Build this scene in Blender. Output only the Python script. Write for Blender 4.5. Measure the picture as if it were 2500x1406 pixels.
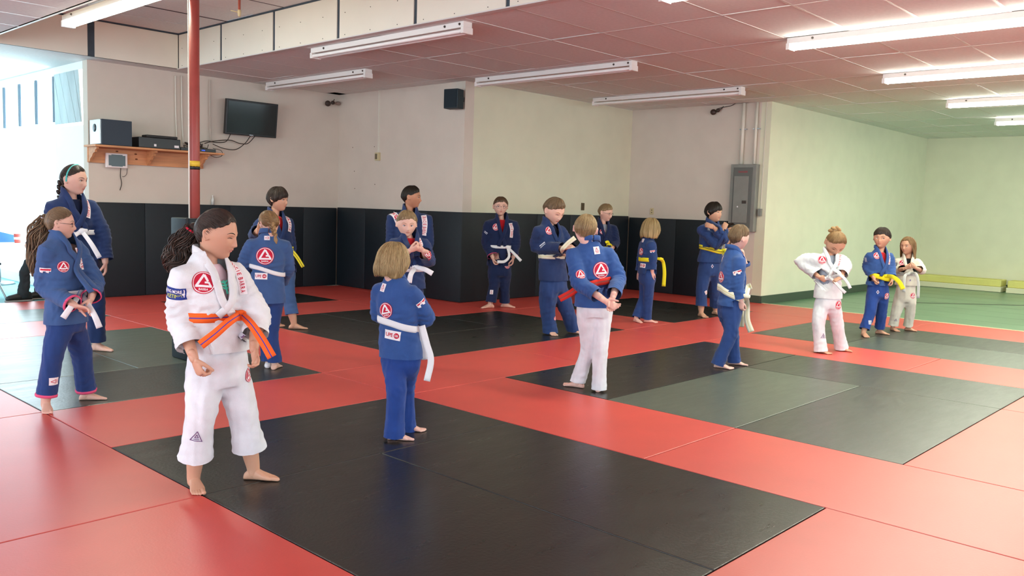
import bpy, bmesh, math, random
import numpy as np
from mathutils import Vector, Matrix
from mathutils.bvhtree import BVHTree

random.seed(7); RNG = np.random.RandomState(7)
for o in list(bpy.data.objects): bpy.data.objects.remove(o)
SC = bpy.context.scene; COL = SC.collection
PI = math.pi; sin, cos = math.sin, math.cos
def V3(*a): return np.array(a, float)

# ------------------------------------------------------------------ camera, world, exposure
FPX = 2086.6; CX, CY = 1250.0, 703.0; HC = 1.335
def cam_rot(y, p, r):
    cy, sy, cp, sp, cr, sr = cos(y), sin(y), cos(p), sin(p), cos(r), sin(r)
    fwd = V3(sy*cp, cy*cp, -sp); right = V3(cy, -sy, 0); down = np.cross(fwd, right)
    return np.array([cr*right+sr*down, -sr*right+cr*down, fwd])
RM = cam_rot(0.81953576, 0.0948726, -0.0313994)
CAM = V3(0, 0, HC)
cd = bpy.data.cameras.new('camera'); cam = bpy.data.objects.new('camera', cd); COL.objects.link(cam)
cd.sensor_width = 36; cd.lens = FPX/2500*36; cd.clip_end = 200
mw = Matrix(((RM[0][0], -RM[1][0], -RM[2][0], 0), (RM[0][1], -RM[1][1], -RM[2][1], 0), (RM[0][2], -RM[1][2], -RM[2][2], HC), (0, 0, 0, 1)))
cam.matrix_world = mw; SC.camera = cam
SC.view_settings.view_transform = 'Standard'; SC.view_settings.look = 'None'
SC.view_settings.gamma = 1; SC.view_settings.use_curve_mapping = False
SC.view_settings.exposure = -0.24
SC.cycles.use_denoising = True
SC.cycles.max_bounces = 8; SC.cycles.diffuse_bounces = 5; SC.cycles.glossy_bounces = 3
SC.cycles.sample_clamp_indirect = 6.0; SC.cycles.caustics_reflective = False; SC.cycles.caustics_refractive = False
W = bpy.data.worlds.new('world'); SC.world = W; W.use_nodes = True
bg = W.node_tree.nodes['Background']; bg.inputs[0].default_value = (0.74, 0.90, 1.0, 1); bg.inputs[1].default_value = 5.0
def area(name, loc, rot, sx, sy, power, col):
    l = bpy.data.lights.new(name, 'AREA'); l.shape = 'RECTANGLE'; l.size = sx; l.size_y = sy; l.energy = power; l.color = col
    o = bpy.data.objects.new(name, l); COL.objects.link(o); o.location = loc; o.rotation_euler = rot
    return o
# daylight through the storefront glazing (left, behind, and beside the photographer)
area('daylight_entry', (4.7, 15.4, 1.4), (PI/2, 0, PI/2), 6.5, 2.6, 500, (0.86, 0.95, 1.0))
area('daylight_left', (-5.6, 5.0, 1.5), (PI/2, 0, -PI/2), 9, 2.6, 430, (0.80, 0.92, 1.0))
area('ceiling_fill_behind', (7.5, -1.5, 2.9), (0, 0, 0), 9, 2.2, 160, (1.0, 1.0, .84))  # added unseen fill light near the ceiling, no fixtures modelled there
area('daylight_behind', (3.0, -6.7, 1.6), (PI/2, 0, 0), 14, 2.4, 300, (0.90, 0.96, 1.0))

# ------------------------------------------------------------------ pixel -> point helpers (photo frame 2500 x 1406)
def ray(u, v): return RM.T @ V3((u-CX)/FPX, (v-CY)/FPX, 1)
def onz(u, v, z=0.0):
    d = ray(u, v); return CAM + d*((z-HC)/d[2])
def onx(u, v, X):
    d = ray(u, v); return CAM + d*(X/d[0])
def ony(u, v, Y):
    d = ray(u, v); return CAM + d*(Y/d[1])
def nrm(a):
    a = np.asarray(a, float); return a/(np.linalg.norm(a)+1e-12)

# ------------------------------------------------------------------ materials
MATS = {}
def srgb(h):
    c = [int(h[i:i+2], 16)/255 for i in (0, 2, 4)]
    return tuple(x/12.92 if x <= .04045 else ((x+.055)/1.055)**2.4 for x in c)
def mat(name, col, rough=.6, spec=.4, noise=0.0, nscale=8, bump=0.0, bscale=200, metal=0, emit=None, estr=0, sheen=0, sss=0, stretch=None, detail=4, alpha=None):
    if name in MATS: return MATS[name]
    m = bpy.data.materials.new(name); m.use_nodes = True; nt = m.node_tree; N = nt.nodes; L = nt.links
    b = N['Principled BSDF']; b.inputs['Base Color'].default_value = (*col, 1); b.inputs['Roughness'].default_value = rough
    b.inputs['Specular IOR Level'].default_value = spec; b.inputs['Metallic'].default_value = metal
    if sheen: b.inputs['Sheen Weight'].default_value = sheen
    if sss: b.inputs['Subsurface Weight'].default_value = sss; b.inputs['Subsurface Radius'].default_value = (.02, .008, .004)
    if emit: b.inputs['Emission Color'].default_value = (*emit, 1); b.inputs['Emission Strength'].default_value = estr
    if noise or bump:
        tc = N.new('ShaderNodeTexCoord'); mp = N.new('ShaderNodeMapping'); L.new(tc.outputs['Object'], mp.inputs[0])
        if stretch: mp.inputs['Scale'].default_value = stretch
    if noise:
        nz = N.new('ShaderNodeTexNoise'); nz.inputs['Scale'].default_value = nscale; nz.inputs['Detail'].default_value = detail
        L.new(mp.outputs[0], nz.inputs[0])
        mr = N.new('ShaderNodeMapRange'); mr.inputs[1].default_value = .3; mr.inputs[2].default_value = .7
        mr.inputs[3].default_value = 1-noise; mr.inputs[4].default_value = 1+noise; L.new(nz.outputs[0], mr.inputs[0])
        mx = N.new('ShaderNodeVectorMath'); mx.operation = 'SCALE'; mx.inputs[0].default_value = col; L.new(mr.outputs[0], mx.inputs['Scale'])
        L.new(mx.outputs[0], b.inputs['Base Color'])
    if bump:
        n2 = N.new('ShaderNodeTexNoise'); n2.inputs['Scale'].default_value = bscale; n2.inputs['Detail'].default_value = 3; L.new(mp.outputs[0], n2.inputs[0])
        bp = N.new('ShaderNodeBump'); bp.inputs['Strength'].default_value = bump; bp.inputs['Distance'].default_value = .004
        L.new(n2.outputs[0], bp.inputs['Height']); L.new(bp.outputs[0], b.inputs['Normal'])
    MATS[name] = m; return m
def hair_mat(name, c1, c2, rough=.45):
    if name in MATS: return MATS[name]
    m = mat(name, c1, rough=rough, spec=.35); nt = m.node_tree; N = nt.nodes; L = nt.links; b = N['Principled BSDF']
    at = N.new('ShaderNodeAttribute'); at.attribute_name = 'shade'
    cr = N.new('ShaderNodeValToRGB'); cr.color_ramp.elements[0].color = (*c1, 1); cr.color_ramp.elements[1].color = (*c2, 1)
    L.new(at.outputs['Fac'], cr.inputs[0]); L.new(cr.outputs[0], b.inputs['Base Color'])
    return m
def belt_mat(name, base, stripe=None, w=.13):
    if name in MATS: return MATS[name]
    m = mat(name, base, rough=.85, spec=.2); nt = m.node_tree; N = nt.nodes; L = nt.links; b = N['Principled BSDF']
    at = N.new('ShaderNodeAttribute'); at.attribute_name = 'across'
    a = N.new('ShaderNodeMath'); a.operation = 'ABSOLUTE'; L.new(at.outputs['Fac'], a.inputs[0])
    c = N.new('ShaderNodeMath'); c.operation = 'LESS_THAN'; c.inputs[1].default_value = w; L.new(a.outputs[0], c.inputs[0])
    mx = N.new('ShaderNodeMix'); mx.data_type = 'RGBA'; mx.inputs[6].default_value = (*base, 1); mx.inputs[7].default_value = (*(stripe or base), 1)
    L.new(c.outputs[0], mx.inputs[0]); L.new(mx.outputs[2], b.inputs['Base Color'])
    # stitched rows
    s = N.new('ShaderNodeMath'); s.operation = 'MULTIPLY'; s.inputs[1].default_value = 30; L.new(at.outputs['Fac'], s.inputs[0])
    s2 = N.new('ShaderNodeMath'); s2.operation = 'SINE'; L.new(s.outputs[0], s2.inputs[0])
    bp = N.new('ShaderNodeBump'); bp.inputs['Strength'].default_value = .12; bp.inputs['Distance'].default_value = .002
    L.new(s2.outputs[0], bp.inputs['Height']); L.new(bp.outputs[0], b.inputs['Normal'])
    return m

# ------------------------------------------------------------------ object helpers
def tag(o, label=None, cat=None, group=None, kind=None):
    if label: o['label'] = label
    if cat: o['category'] = cat
    if group: o['group'] = group
    if kind: o['kind'] = kind
    return o
def empty(name, loc, label=None, cat=None, group=None):
    o = bpy.data.objects.new(name, None); COL.objects.link(o); o.location = Vector(loc); o.empty_display_size = .1
    return tag(o, label, cat, group)
def link(name, me, parent=None):
    o = bpy.data.objects.new(name, me); COL.objects.link(o)
    if parent is not None: o.parent = parent
    return o
def mkobj(name, V, F, mats, parent=None, smooth=True, mi=None, attrs=None, origin=None):
    """V: world vertices; stored relative to the parent's location."""
    V = np.asarray(V, float); off = V3(0, 0, 0)
    p = parent
    while p is not None: off = off + V3(*p.location); p = p.parent
    loc = V3(0, 0, 0)
    if origin is not None and parent is None: loc = np.asarray(origin, float)
    Vl = (V - off - loc).astype(np.float32)
    me = bpy.data.meshes.new(name)
    if isinstance(F, np.ndarray):
        n = len(F); k = F.shape[1]
        me.vertices.add(len(Vl)); me.vertices.foreach_set('co', Vl.ravel())
        me.loops.add(n*k); me.loops.foreach_set('vertex_index', F.astype(np.int32).ravel())
        me.polygons.add(n); me.polygons.foreach_set('loop_start', np.arange(0, n*k, k, dtype=np.int32))
        me.update(calc_edges=True)
    else:
        me.from_pydata(Vl.tolist(), [], [tuple(int(i) for i in f) for f in F]); me.update()
    for m in (mats if isinstance(mats, (list, tuple)) else [mats]): me.materials.append(m)
    if mi is not None: me.polygons.foreach_set('material_index', np.asarray(mi, np.int32))
    if smooth: me.polygons.foreach_set('use_smooth', np.ones(len(me.polygons), bool))
    if attrs:
        for k, a in attrs.items():
            at = me.attributes.new(k, 'FLOAT', 'POINT'); at.data.foreach_set('value', np.asarray(a, np.float32))
    o = link(name, me, parent); o.location = Vector(loc); return o

class Acc:
    """collects closed pieces into one mesh"""
    def __init__(s): s.V = []; s.F = []; s.M = []; s.n = 0; s.A = []
    def add(s, V, F, m=0, a=None):
        V = np.asarray(V, float); s.V.append(V); s.F += [tuple(int(i)+s.n for i in f) for f in F]; s.M += [m]*len(F); s.n += len(V)
        s.A.append(np.zeros(len(V)) if a is None else np.asarray(a, float)); return s
    def arr(s): return np.concatenate(s.V)
    def box(s, lo, hi, m=0, c=0.0):
        x0, y0, z0 = lo; x1, y1, z1 = hi
        if c <= 0:
            V = [(x0, y0, z0), (x1, y0, z0), (x1, y1, z0), (x0, y1, z0), (x0, y0, z1), (x1, y0, z1), (x1, y1, z1), (x0, y1, z1)]
            return s.add(V, [(0, 3, 2, 1), (4, 5, 6, 7), (0, 1, 5, 4), (1, 2, 6, 5), (2, 3, 7, 6), (3, 0, 4, 7)], m)
        bm = bmesh.new(); bmesh.ops.create_cube(bm, size=1)
        for v in bm.verts: v.co = Vector(((x0+x1)/2+v.co.x*(x1-x0), (y0+y1)/2+v.co.y*(y1-y0), (z0+z1)/2+v.co.z*(z1-z0)))
        bmesh.ops.bevel(bm, geom=bm.edges[:], offset=c, segments=2, affect='EDGES', profile=.5)
        bm.verts.index_update(); V = [tuple(v.co) for v in bm.verts]; F = [tuple(v.index for v in f.verts) for f in bm.faces]; bm.free()
        return s.add(V, F, m)
    def obb(s, c, ax, ay, az, m=0, bev=0.0):
        a = Acc(); a.box((-1, -1, -1), (1, 1, 1), 0, 0)
        if bev:
            hx, hy, hz = np.linalg.norm(ax), np.linalg.norm(ay), np.linalg.norm(az)
            a = Acc(); a.box((-hx, -hy, -hz), (hx, hy, hz), 0, bev); P = a.arr()
            P = P[:, :1]/hx*np.asarray(ax)+P[:, 1:2]/hy*np.asarray(ay)+P[:, 2:]/hz*np.asarray(az)
        else:
            P = a.arr(); P = P[:, :1]*np.asarray(ax)+P[:, 1:2]*np.asarray(ay)+P[:, 2:]*np.asarray(az)
        return s.add(P+np.asarray(c), a.F, m)
    def obj(s, name, mats, parent=None, smooth=False, attr=None, origin=None):
        return mkobj(name, s.arr(), s.F, mats, parent, smooth, s.M, {attr: np.concatenate(s.A)} if attr else None, origin)

def loft(rings, cap=True):
    R = np.asarray(rings, float); m, n, _ = R.shape; V = R.reshape(-1, 3)
    F = [(i*n+j, i*n+(j+1) % n, (i+1)*n+(j+1) % n, (i+1)*n+j) for i in range(m-1) for j in range(n)]
    if cap:
        V = np.vstack([V, R[0].mean(0), R[-1].mean(0)]); a = m*n; b = a+1
        F += [(a, (j+1) % n, j) for j in range(n)] + [(b, (m-1)*n+j, (m-1)*n+(j+1) % n) for j in range(n)]
    return V, F
def ring(c, ax, ay, n=20, p=1.0):
    t = np.arange(n)*2*PI/n; cx, sy = np.cos(t), np.sin(t)
    if p != 1: cx = np.sign(cx)*np.abs(cx)**p; sy = np.sign(sy)*np.abs(sy)**p
    return np.asarray(c)+np.outer(cx, ax)+np.outer(sy, ay)
def resample(path, k):
    """Catmull-Rom through the points, k steps a span"""
    P = np.asarray(path, float)
    if len(P) < 3 or k <= 1: 
        if len(P) == 2 and k > 1: return np.array([P[0]+(P[1]-P[0])*t for t in np.linspace(0, 1, k+1)])
        return P
    Q = np.vstack([2*P[0]-P[1], P, 2*P[-1]-P[-2]]); out = []
    for i in range(1, len(Q)-2):
        for t in np.arange(k)/k:
            a, b, c, d = Q[i-1:i+3]
            out.append(.5*(2*b+(c-a)*t+(2*a-5*b+4*c-d)*t*t+(3*b-a-3*c+d)*t**3))
    out.append(P[-1]); return np.array(out)
def tube(path, rad, n=14, up=None, dome=True, k=1):
    """rad: radius or (half width along 'up-cross', half width along up) per point"""
    P = np.asarray(path, float); r = np.array([(a, a) if np.isscalar(a) else a for a in rad], float)
    if k > 1:
        PR = resample(np.hstack([P, r]), k); P, r = PR[:, :3], np.maximum(PR[:, 3:], 1e-4)
    T = np.gradient(P, axis=0); T = T/(np.linalg.norm(T, axis=1)[:, None]+1e-12)
    u = nrm(up if up is not None else (V3(0, 0, 1) if abs(T[0][2]) < .9 else V3(1, 0, 0)))
    rings = []; fr = []
    for i in range(len(P)):
        if up is None and i: pass
        w = np.cross(T[i], u); 
        if np.linalg.norm(w) < .05: w = fr[-1][0] if fr else V3(1, 0, 0)
        w = nrm(w); uu = np.cross(w, T[i])
        if up is None: u = uu
        fr.append((w, uu)); rings.append(ring(P[i], w*r[i][0], uu*r[i][1], n))
    if dome:
        def dm(i, s):
            o = []
            for a in (30, 60, 80):
                q = math.radians(a); o.append(ring(P[i]+T[i]*s*sin(q)*r[i].min(), fr[i][0]*r[i][0]*cos(q), fr[i][1]*r[i][1]*cos(q), n))
            return o
        rings = dm(0, -1)[::-1]+rings+dm(-1, 1)
    return loft(rings)
def ball(c, rx, ry=None, rz=None, X=V3(1, 0, 0), Y=V3(0, 1, 0), Z=V3(0, 0, 1), n=14):
    ry = ry or rx; rz = rz or rx; R = []
    for a in np.linspace(6, 174, 9):
        q = math.radians(a); R.append(ring(np.asarray(c)+Z*rz*cos(q), X*rx*sin(q), Y*ry*sin(q), n))
    return loft(R)
def remesh(acc, voxel):
    me = bpy.data.meshes.new('tmp'); me.from_pydata(acc.arr().tolist(), [], acc.F); me.update()
    o = bpy.data.objects.new('tmp', me); COL.objects.link(o)
    md = o.modifiers.new('r', 'REMESH'); md.mode = 'VOXEL'; md.voxel_size = voxel
    dg = bpy.context.evaluated_depsgraph_get(); ev = o.evaluated_get(dg); m2 = ev.to_mesh()
    V = np.empty(len(m2.vertices)*3, np.float32); m2.vertices.foreach_get('co', V)
    Q = np.empty(len(m2.loops), np.int32); m2.loops.foreach_get('vertex_index', Q)
    ev.to_mesh_clear(); bpy.data.objects.remove(o); bpy.data.meshes.remove(me)
    return V.reshape(-1, 3).astype(float), Q.reshape(-1, 4)
def vnorm(V, Q):
    a = V[Q[:, 2]]-V[Q[:, 0]]; b = V[Q[:, 3]]-V[Q[:, 1]]; n = np.cross(a, b)
    N = np.zeros_like(V)
    for i in range(3):
        N[:, i] = sum(np.bincount(Q[:, j], n[:, i], len(V)) for j in range(4))
    return N/(np.linalg.norm(N, axis=1)[:, None]+1e-12)
def relax(V, Q, it=2, lam=.5, mask=None):
    E = np.vstack([Q[:, [0, 1]], Q[:, [1, 2]], Q[:, [2, 3]], Q[:, [3, 0]]]); E = np.vstack([E, E[:, ::-1]])
    d = np.bincount(E[:, 0], minlength=len(V))[:, None]+1e-9
    for _ in range(it):
        S = np.stack([np.bincount(E[:, 0], V[E[:, 1], i], len(V)) for i in range(3)], 1)/d
        s = lam if mask is None else lam*mask[:, None]
        V = V*(1-s)+S*s
    return V
_K = RNG.randn(14, 3); _K /= np.linalg.norm(_K, axis=1)[:, None]
def wnoise(V, lam, seed=0):
    r = np.random.RandomState(seed); K = _K*(2*PI/lam)*r.uniform(.6, 1.7, (14, 1)); ph = r.uniform(0, 6.28, 14)
    K = K[r.permutation(14)]; D = V+.25*lam*np.sin(V[:, [1, 2, 0]]*2*PI/lam*.7+seed)
    return np.sin(D@K.T+ph).sum(1)/5
def bvh(V, F): return BVHTree.FromPolygons([tuple(v) for v in V.tolist()], [tuple(f) for f in (F.tolist() if isinstance(F, np.ndarray) else F)])
# ================================================================== the room
mat('mat_red', srgb('C9463D'), rough=.40, spec=.9, noise=.06, nscale=2.5, bump=.10, bscale=90)
def matte(name, col, rough, bump=.25, scr=True, spec=.5):
    m = mat(name, col, rough=rough, spec=spec, noise=.05, nscale=2, bump=bump, bscale=55)
    nt = m.node_tree; N = nt.nodes; L = nt.links; b = N['Principled BSDF']
    tc = N.new('ShaderNodeTexCoord'); mp = N.new('ShaderNodeMapping'); mp.inputs['Scale'].default_value = (2.2, 9, 1); mp.inputs['Rotation'].default_value = (0, 0, .5)
    L.new(tc.outputs['Object'], mp.inputs[0]); nz = N.new('ShaderNodeTexNoise'); nz.inputs['Scale'].default_value = 1.4; nz.inputs['Detail'].default_value = 6; nz.inputs['Roughness'].default_value = .7
    L.new(mp.outputs[0], nz.inputs[0]); mr = N.new('ShaderNodeMapRange'); mr.inputs[1].default_value = .3; mr.inputs[2].default_value = .75; mr.inputs[3].default_value = rough-.02; mr.inputs[4].default_value = rough+.07
    L.new(nz.outputs[0], mr.inputs[0]); L.new(mr.outputs[0], b.inputs['Roughness']); return m
matte('mat_black', srgb('1F1F1B'), .28); matte('mat_charcoal', srgb('30342F'), .34, spec=.9); matte('mat_black_sheen', srgb('495349'), .36, spec=.95)  # third one: black mats, window sheen painted into a lighter base colour
mat('foam_side', srgb('3A1614'), rough=.8)
mat('wall_paint', srgb('D2C8BB'), rough=.85, spec=.2, noise=.03, nscale=3, bump=.12, bscale=120)
mat('wall_paint_cream', srgb('D8D8BF'), rough=.85, spec=.2, noise=.03, nscale=3, bump=.12, bscale=120)
mat('wall_white', srgb('F2F4F4'), rough=.8)
mat('pad_black', srgb('141D24'), rough=.5, spec=.35, noise=.08, nscale=20, bump=.30, bscale=400)
mat('tile', srgb('DDE0DE'), rough=.95, spec=.1, noise=.04, nscale=30, bump=.3, bscale=240)
mat('tbar', srgb('CFCCC8'), rough=.5, spec=.3); mat('tbar_dark', srgb('4A4347'), rough=.8)
mat('soffit', srgb('E3DECE'), rough=.8, spec=.2, noise=.03, nscale=2, bump=.08, bscale=60)
mat('slate', srgb('3A4650'), rough=.7, noise=.2, nscale=9); mat('screw', srgb('3B332C'), rough=.5)
mat('gym_green', srgb('668A6C'), rough=.30, spec=.5, noise=.12, nscale=1.6, bump=.05, bscale=20)
mat('carpet', srgb('7FB0B4'), rough=.95, noise=.12, nscale=40, bump=.4, bscale=300)
mat('base_green', srgb('3C4C3E'), rough=.5); mat('edge_trim', srgb('CFC3A0'), rough=.5)
mat('fixture', srgb('E4E1DC'), rough=.4, spec=.5); mat('tube_off', srgb('EDEAE6'), rough=.2, spec=.5); mat('pole_red', srgb('9C463F'), rough=.42, spec=.45, noise=.06, nscale=14)
mat('tube_on', (1, 1, 1), emit=(1.0, 1.0, .86), estr=42.0)
mat('black_plastic', srgb('15191C'), rough=.35, spec=.5); mat('screen', srgb('10171A'), rough=.12, spec=.5); mat('silver', srgb('B9C4C8'), rough=.25, metal=.6); mat('cable', srgb('3B342E'), rough=.6); mat('cable_light', srgb('B9AFA2'), rough=.6)
mat('pine', srgb('C98E62'), rough=.55, noise=.18, nscale=3, stretch=(1, 6, 10)); mat('knot_wood', srgb('6E3F26'), rough=.6)
mat('panel_grey', srgb('7E7F79'), rough=.5, noise=.05, nscale=12); mat('panel_dark', srgb('5D5F5B'), rough=.5); mat('conduit', srgb('DAD6C8'), rough=.4); mat('outlet_ivory', srgb('C9BC94'), rough=.4); mat('outlet_dark', srgb('5A4B36'), rough=.5, metal=.3)
mat('yellow_foam', srgb('D8D27C'), rough=.6, noise=.05, nscale=4); mat('cream_side', srgb('DCD8B8'), rough=.5); mat('frame_slate', srgb('4E6474'), rough=.5); mat('board_pale', srgb('B9C9CB'), rough=.7, noise=.18, nscale=3, stretch=(1, 1, .2))
mat('glass_white', srgb('F3F7F8'), rough=.3); mat('tape_yellow', srgb('E2BE3C'), rough=.5); mat('copper', srgb('9C4A38'), rough=.5); mat('nail', srgb('6B6158'), rough=.6)
G0u, G0v, GS = 1.80, 1.535, 1.005
def gu(n): return G0u+GS*n
def gv(m): return G0v+GS*m

def structure(name): 
    o = bpy.data.objects.new(name, None); COL.objects.link(o); o['kind'] = 'structure'; return o
# ---- floor and its foam mats
a = Acc(); a.box((-6, -7, -.14), (19.2, 11.4, -.045)); a.box((-6, 11.4, -.14), (4.28, 19, -.045)); fl = a.obj('floor', mat('slab', srgb('3A3A38'), rough=.9)); fl['kind'] = 'structure'
def mat_mesh(w, l, m):
    a = Acc(); g = .003; a.box((g, g, -.043), (w-g, l-g, 0), 0, .004); return a
MM = {}
def lay(n, m, w, l, kind, top=0.0):
    key = (w, l, kind)
    if key not in MM:
        a = mat_mesh(w*GS, l*GS, kind); o = a.obj('floor_mat', MATS[kind], None, False); MM[key] = o.data
    else: o = link('floor_mat', MM[key])
    o.parent = fl; o.location = (gu(n), gv(m), top)
    return o
cells = {}
def put(n, m, w, l, kind):
    lay(n, m, w, l, kind)
    for i in range(int(round(w))):
        for j in range(int(math.ceil(l))): cells[(n+i, m+j)] = 1
# black groups
put(0, 2, 2, 1, 'mat_black'); put(0, 0, 1, 2, 'mat_black'); put(1, 0, 1, 2, 'mat_black')
put(3, 2, 2, 1, 'mat_black'); put(3, 1, 2, 1, 'mat_black_sheen'); put(3, 0, 2, 1, 'mat_charcoal'); put(5, 0, 1, 2, 'mat_charcoal'); put(5, 2, 1, 1, 'mat_black')
put(0, 4, 2, 1, 'mat_charcoal'); put(0, 5, 1, 2, 'mat_black_sheen'); put(1, 5, 1, 2, 'mat_black_sheen')
put(3, 4, 2, 1, 'mat_black'); put(3, 5, 1, 2, 'mat_black'); put(4, 5, 1, 2, 'mat_black'); put(5, 4, 1, 2, 'mat_black')
put(3, 8, 2, 1, 'mat_black'); put(-2, 8, 2, 1, 'mat_black_sheen'); put(0, 8, 2, 1, 'mat_black_sheen'); put(-3, 8, 1, 1, 'mat_black_sheen')
put(7, 4, 1, 2, 'mat_black'); put(8, 4, 1, 2, 'mat_black'); put(7, 2, 2, 1, 'mat_charcoal'); put(7, 0, 1, 2, 'mat_black_sheen'); put(8, 0, 1, 2, 'mat_charcoal')
# red field
for n, m, w, l in ((2, 1, 1, 2), (2, -1, 1, 2), (6, 1, 1, 2), (6, -1, 1, 2), (2, 4, 1, 2), (2, 6, 1, 2), (2, 8, 1, 1), (6, 4, 1, 2), (6, 6, 1, 1), (5, 6, 1, 1), (-1, 0, 1, 2), (-1, 2, 1, 2), (-1, 4, 1, 2), (-1, 6, 1, 1), (-2, 0, 1, 2), (-2, 2, 1, 2), (-2, 4, 1, 2),
    (0, 3, 2, 1), (2, 3, 2, 1), (4, 3, 2, 1), (6, 3, 2, 1), (8, 3, 1, 1), (0, 7, 2, 1), (2, 7, 2, 1) if 0 else (-2, 7, 2, 1), (3, 7, 2, 1), (5, 7, 1, 1), (5, 8, 1, 1)): put(n, m, w, l, 'mat_red')
put(0, 7, 2, 1, 'mat_red') if (0, 7) not in cells else None
for m in range(-6, 9):
    for n in range(-6, 9):
        if (n, m) in cells: continue
        x1, y1 = gu(n+1), gv(m+1)
        if n >= 7 and m >= 6: continue
        if n >= 6 and m >= 7: continue
        if x1 > 8.15 and y1 > 8.6: continue
        if (n+1, m) not in cells and n+1 < 10 and (m < 0 or n < -2): put(n, m, 2, 1, 'mat_red')
        else: put(n, m, 1, 1, 'mat_red')
# edge strips trimmed to the walls
for j in range(-6, 4, 2): lay(9, j, 1.105, 2, 'mat_red')
lay(9, 4, 1.105, .45, 'mat_red'); lay(9, 4.45, 1.09, 2.49, 'mat_red')
for n in (7, 8): lay(n, 6, 1, .93, 'mat_red')
lay(6, 7, .23, 2.7, 'mat_red')
for n in (-6, -4, -2, 0, 2, 4): lay(n, 9, 2, .78, 'mat_red')
# ---- gym floor on the right, carpet on the left
a = Acc(); a.box((11.99, -7, -.045), (19.2, 6.02, -.02)); g = a.obj('green_floor', MATS['gym_green'], fl)
for i in range(9):
    b = Acc(); b.box((12.05+i*.78, -7, -.0205), (12.055+i*.78, 6.0, -.0195)); b.obj('seam', MATS['base_green'], fl)
b = Acc(); 
for i in range(12):
    p = V3(14.2+.33*i, 5.2-.31*i, 0); b.add([p+V3(-.25, 0, -.0188), p+V3(.1, -.12, -.0188), p+V3(.45, -.4, -.0188), p+V3(.1, -.28, -.0188)], [(0, 1, 2, 3)])
b.obj('scuff', mat('scuff', srgb('33483F'), rough=.35), fl)
a = Acc(); a.box((11.955, -7, -.02), (12.0, 6.0, .004), 0, .002); a.obj('edge_strip', MATS['edge_trim'], fl)
a = Acc(); a.box((-6, 11.4, -.045), (4.28, 19, -.02)); a.obj('carpet', MATS['carpet'], fl)
# ---- walls
def wall(name, lo, hi, m='wall_paint'):
    a = Acc(); a.box(lo, hi); o = a.obj(name, MATS[m]); o['kind'] = 'structure'; return o
w_tv = wall('wall_back', (4.28, 11.4, -.14), (8.25, 11.55, 3.0)); w_jog = wall('wall_jog', (8.08, 8.52, -.14), (8.25, 11.4, 3.0)); w_mid = wall('wall_middle', (8.25, 8.52, -.14), (12.1, 8.68, 3.0), 'wall_paint_cream')
w_pan = wall('wall_panel', (11.95, 6.18, -.14), (12.1, 8.52, 3.0), 'wall_paint'); w_r = wall('wall_right', (11.95, 6.02, -.14), (19.2, 6.18, 3.0), 'wall_paint_cream'); w_far = wall('wall_far', (18.9, -7, -.14), (19.2, 6.02, 3.0), 'wall_paint_cream')
# storefront walls behind and beside the photographer: piers with openings of daylight between them
a = Acc(); a.box((-6.2, -7.3, -.14), (19.2, -7.0, .5)); a.box((-6.2, -7.3, 2.8), (19.2, -7.0, 3.6))
for x in (-6.2, -1, 4, 9.5, 14, 18.7): a.box((x, -7.3, .5), (x+.5, -7.0, 2.8))
o = a.obj('wall_front', MATS['wall_paint']); o['kind'] = 'structure'
a = Acc(); a.box((-6.3, -7.0, -.14), (-6.0, 19, .3)); a.box((-6.3, -7.0, 2.8), (-6.0, 19, 3.6))
for y in (-7, -1.5, 3.2, 8, 12.8, 18.5): a.box((-6.3, y, .3), (-6.0, y+.5, 2.8))
o = a.obj('wall_left', MATS['wall_paint']); o['kind'] = 'structure'
# entry: window wall at the side and the glazed end
a = Acc(); a.box((4.28, 12.52, 2.9), (4.4, 19, 3.0)); a.box((4.28, 11.55, 2.9), (4.4, 12.52, 3.0)); a.box((4.28, 12.52, -.14), (4.4, 19, .12)); a.box((4.28, 11.55, -.14), (4.4, 12.52, 2.2))
o = a.obj('wall_entry', MATS['wall_white']); o['kind'] = 'structure'
bd = structure('wall_entry_boards')
for i in range(-2, 9):
    # sloping boards of the entry panel
    y0 = 11.50+i*.125; a = Acc(); s = .30
    pts = [(y0, 2.24), (y0+.118, 2.24), (y0+.118+s, 2.9), (y0+s, 2.9)]
    pts = [(min(12.50, max(11.58, y)), z) for y, z in pts]
    if len({round(p[0], 3) for p in pts}) < 3: continue
    a.add([(4.262+.004*(i % 2), y, z) for y, z in pts]+[(4.278, y, z) for y, z in pts], [(0, 1, 2, 3), (7, 6, 5, 4), (0, 4, 5, 1), (1, 5, 6, 2), (2, 6, 7, 3), (3, 7, 4, 0)]); a.obj('plank', MATS['board_pale'], bd)
a = Acc(); a.box((-6, 18.9, -.14), (4.4, 19.1, .1)); a.box((-6, 18.9, 2.85), (4.4, 19.1, 3.0))
for x in (-6, -3.4, -.8, 1.8): a.box((x, 18.9, .1), (x+.08, 19.05, 2.85))
o = a.obj('wall_entry_end', MATS['wall_white']); o['kind'] = 'structure'
def pane_glass():
    if 'pane_glass' in MATS: return MATS['pane_glass']
    m = bpy.data.materials.new('pane_glass'); m.use_nodes = True; N = m.node_tree.nodes; L = m.node_tree.links; N.remove(N['Principled BSDF'])
    t = N.new('ShaderNodeBsdfTransparent'); t.inputs[0].default_value = (.93, .97, .98, 1); g = N.new('ShaderNodeBsdfGlossy'); g.inputs['Roughness'].default_value = .02
    x = N.new('ShaderNodeMixShader'); x.inputs[0].default_value = .06; L.new(t.outputs[0], x.inputs[1]); L.new(g.outputs[0], x.inputs[2]); L.new(x.outputs[0], N['Material Output'].inputs[0]); MATS['pane_glass'] = m; return m
win = structure('window_1')
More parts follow.
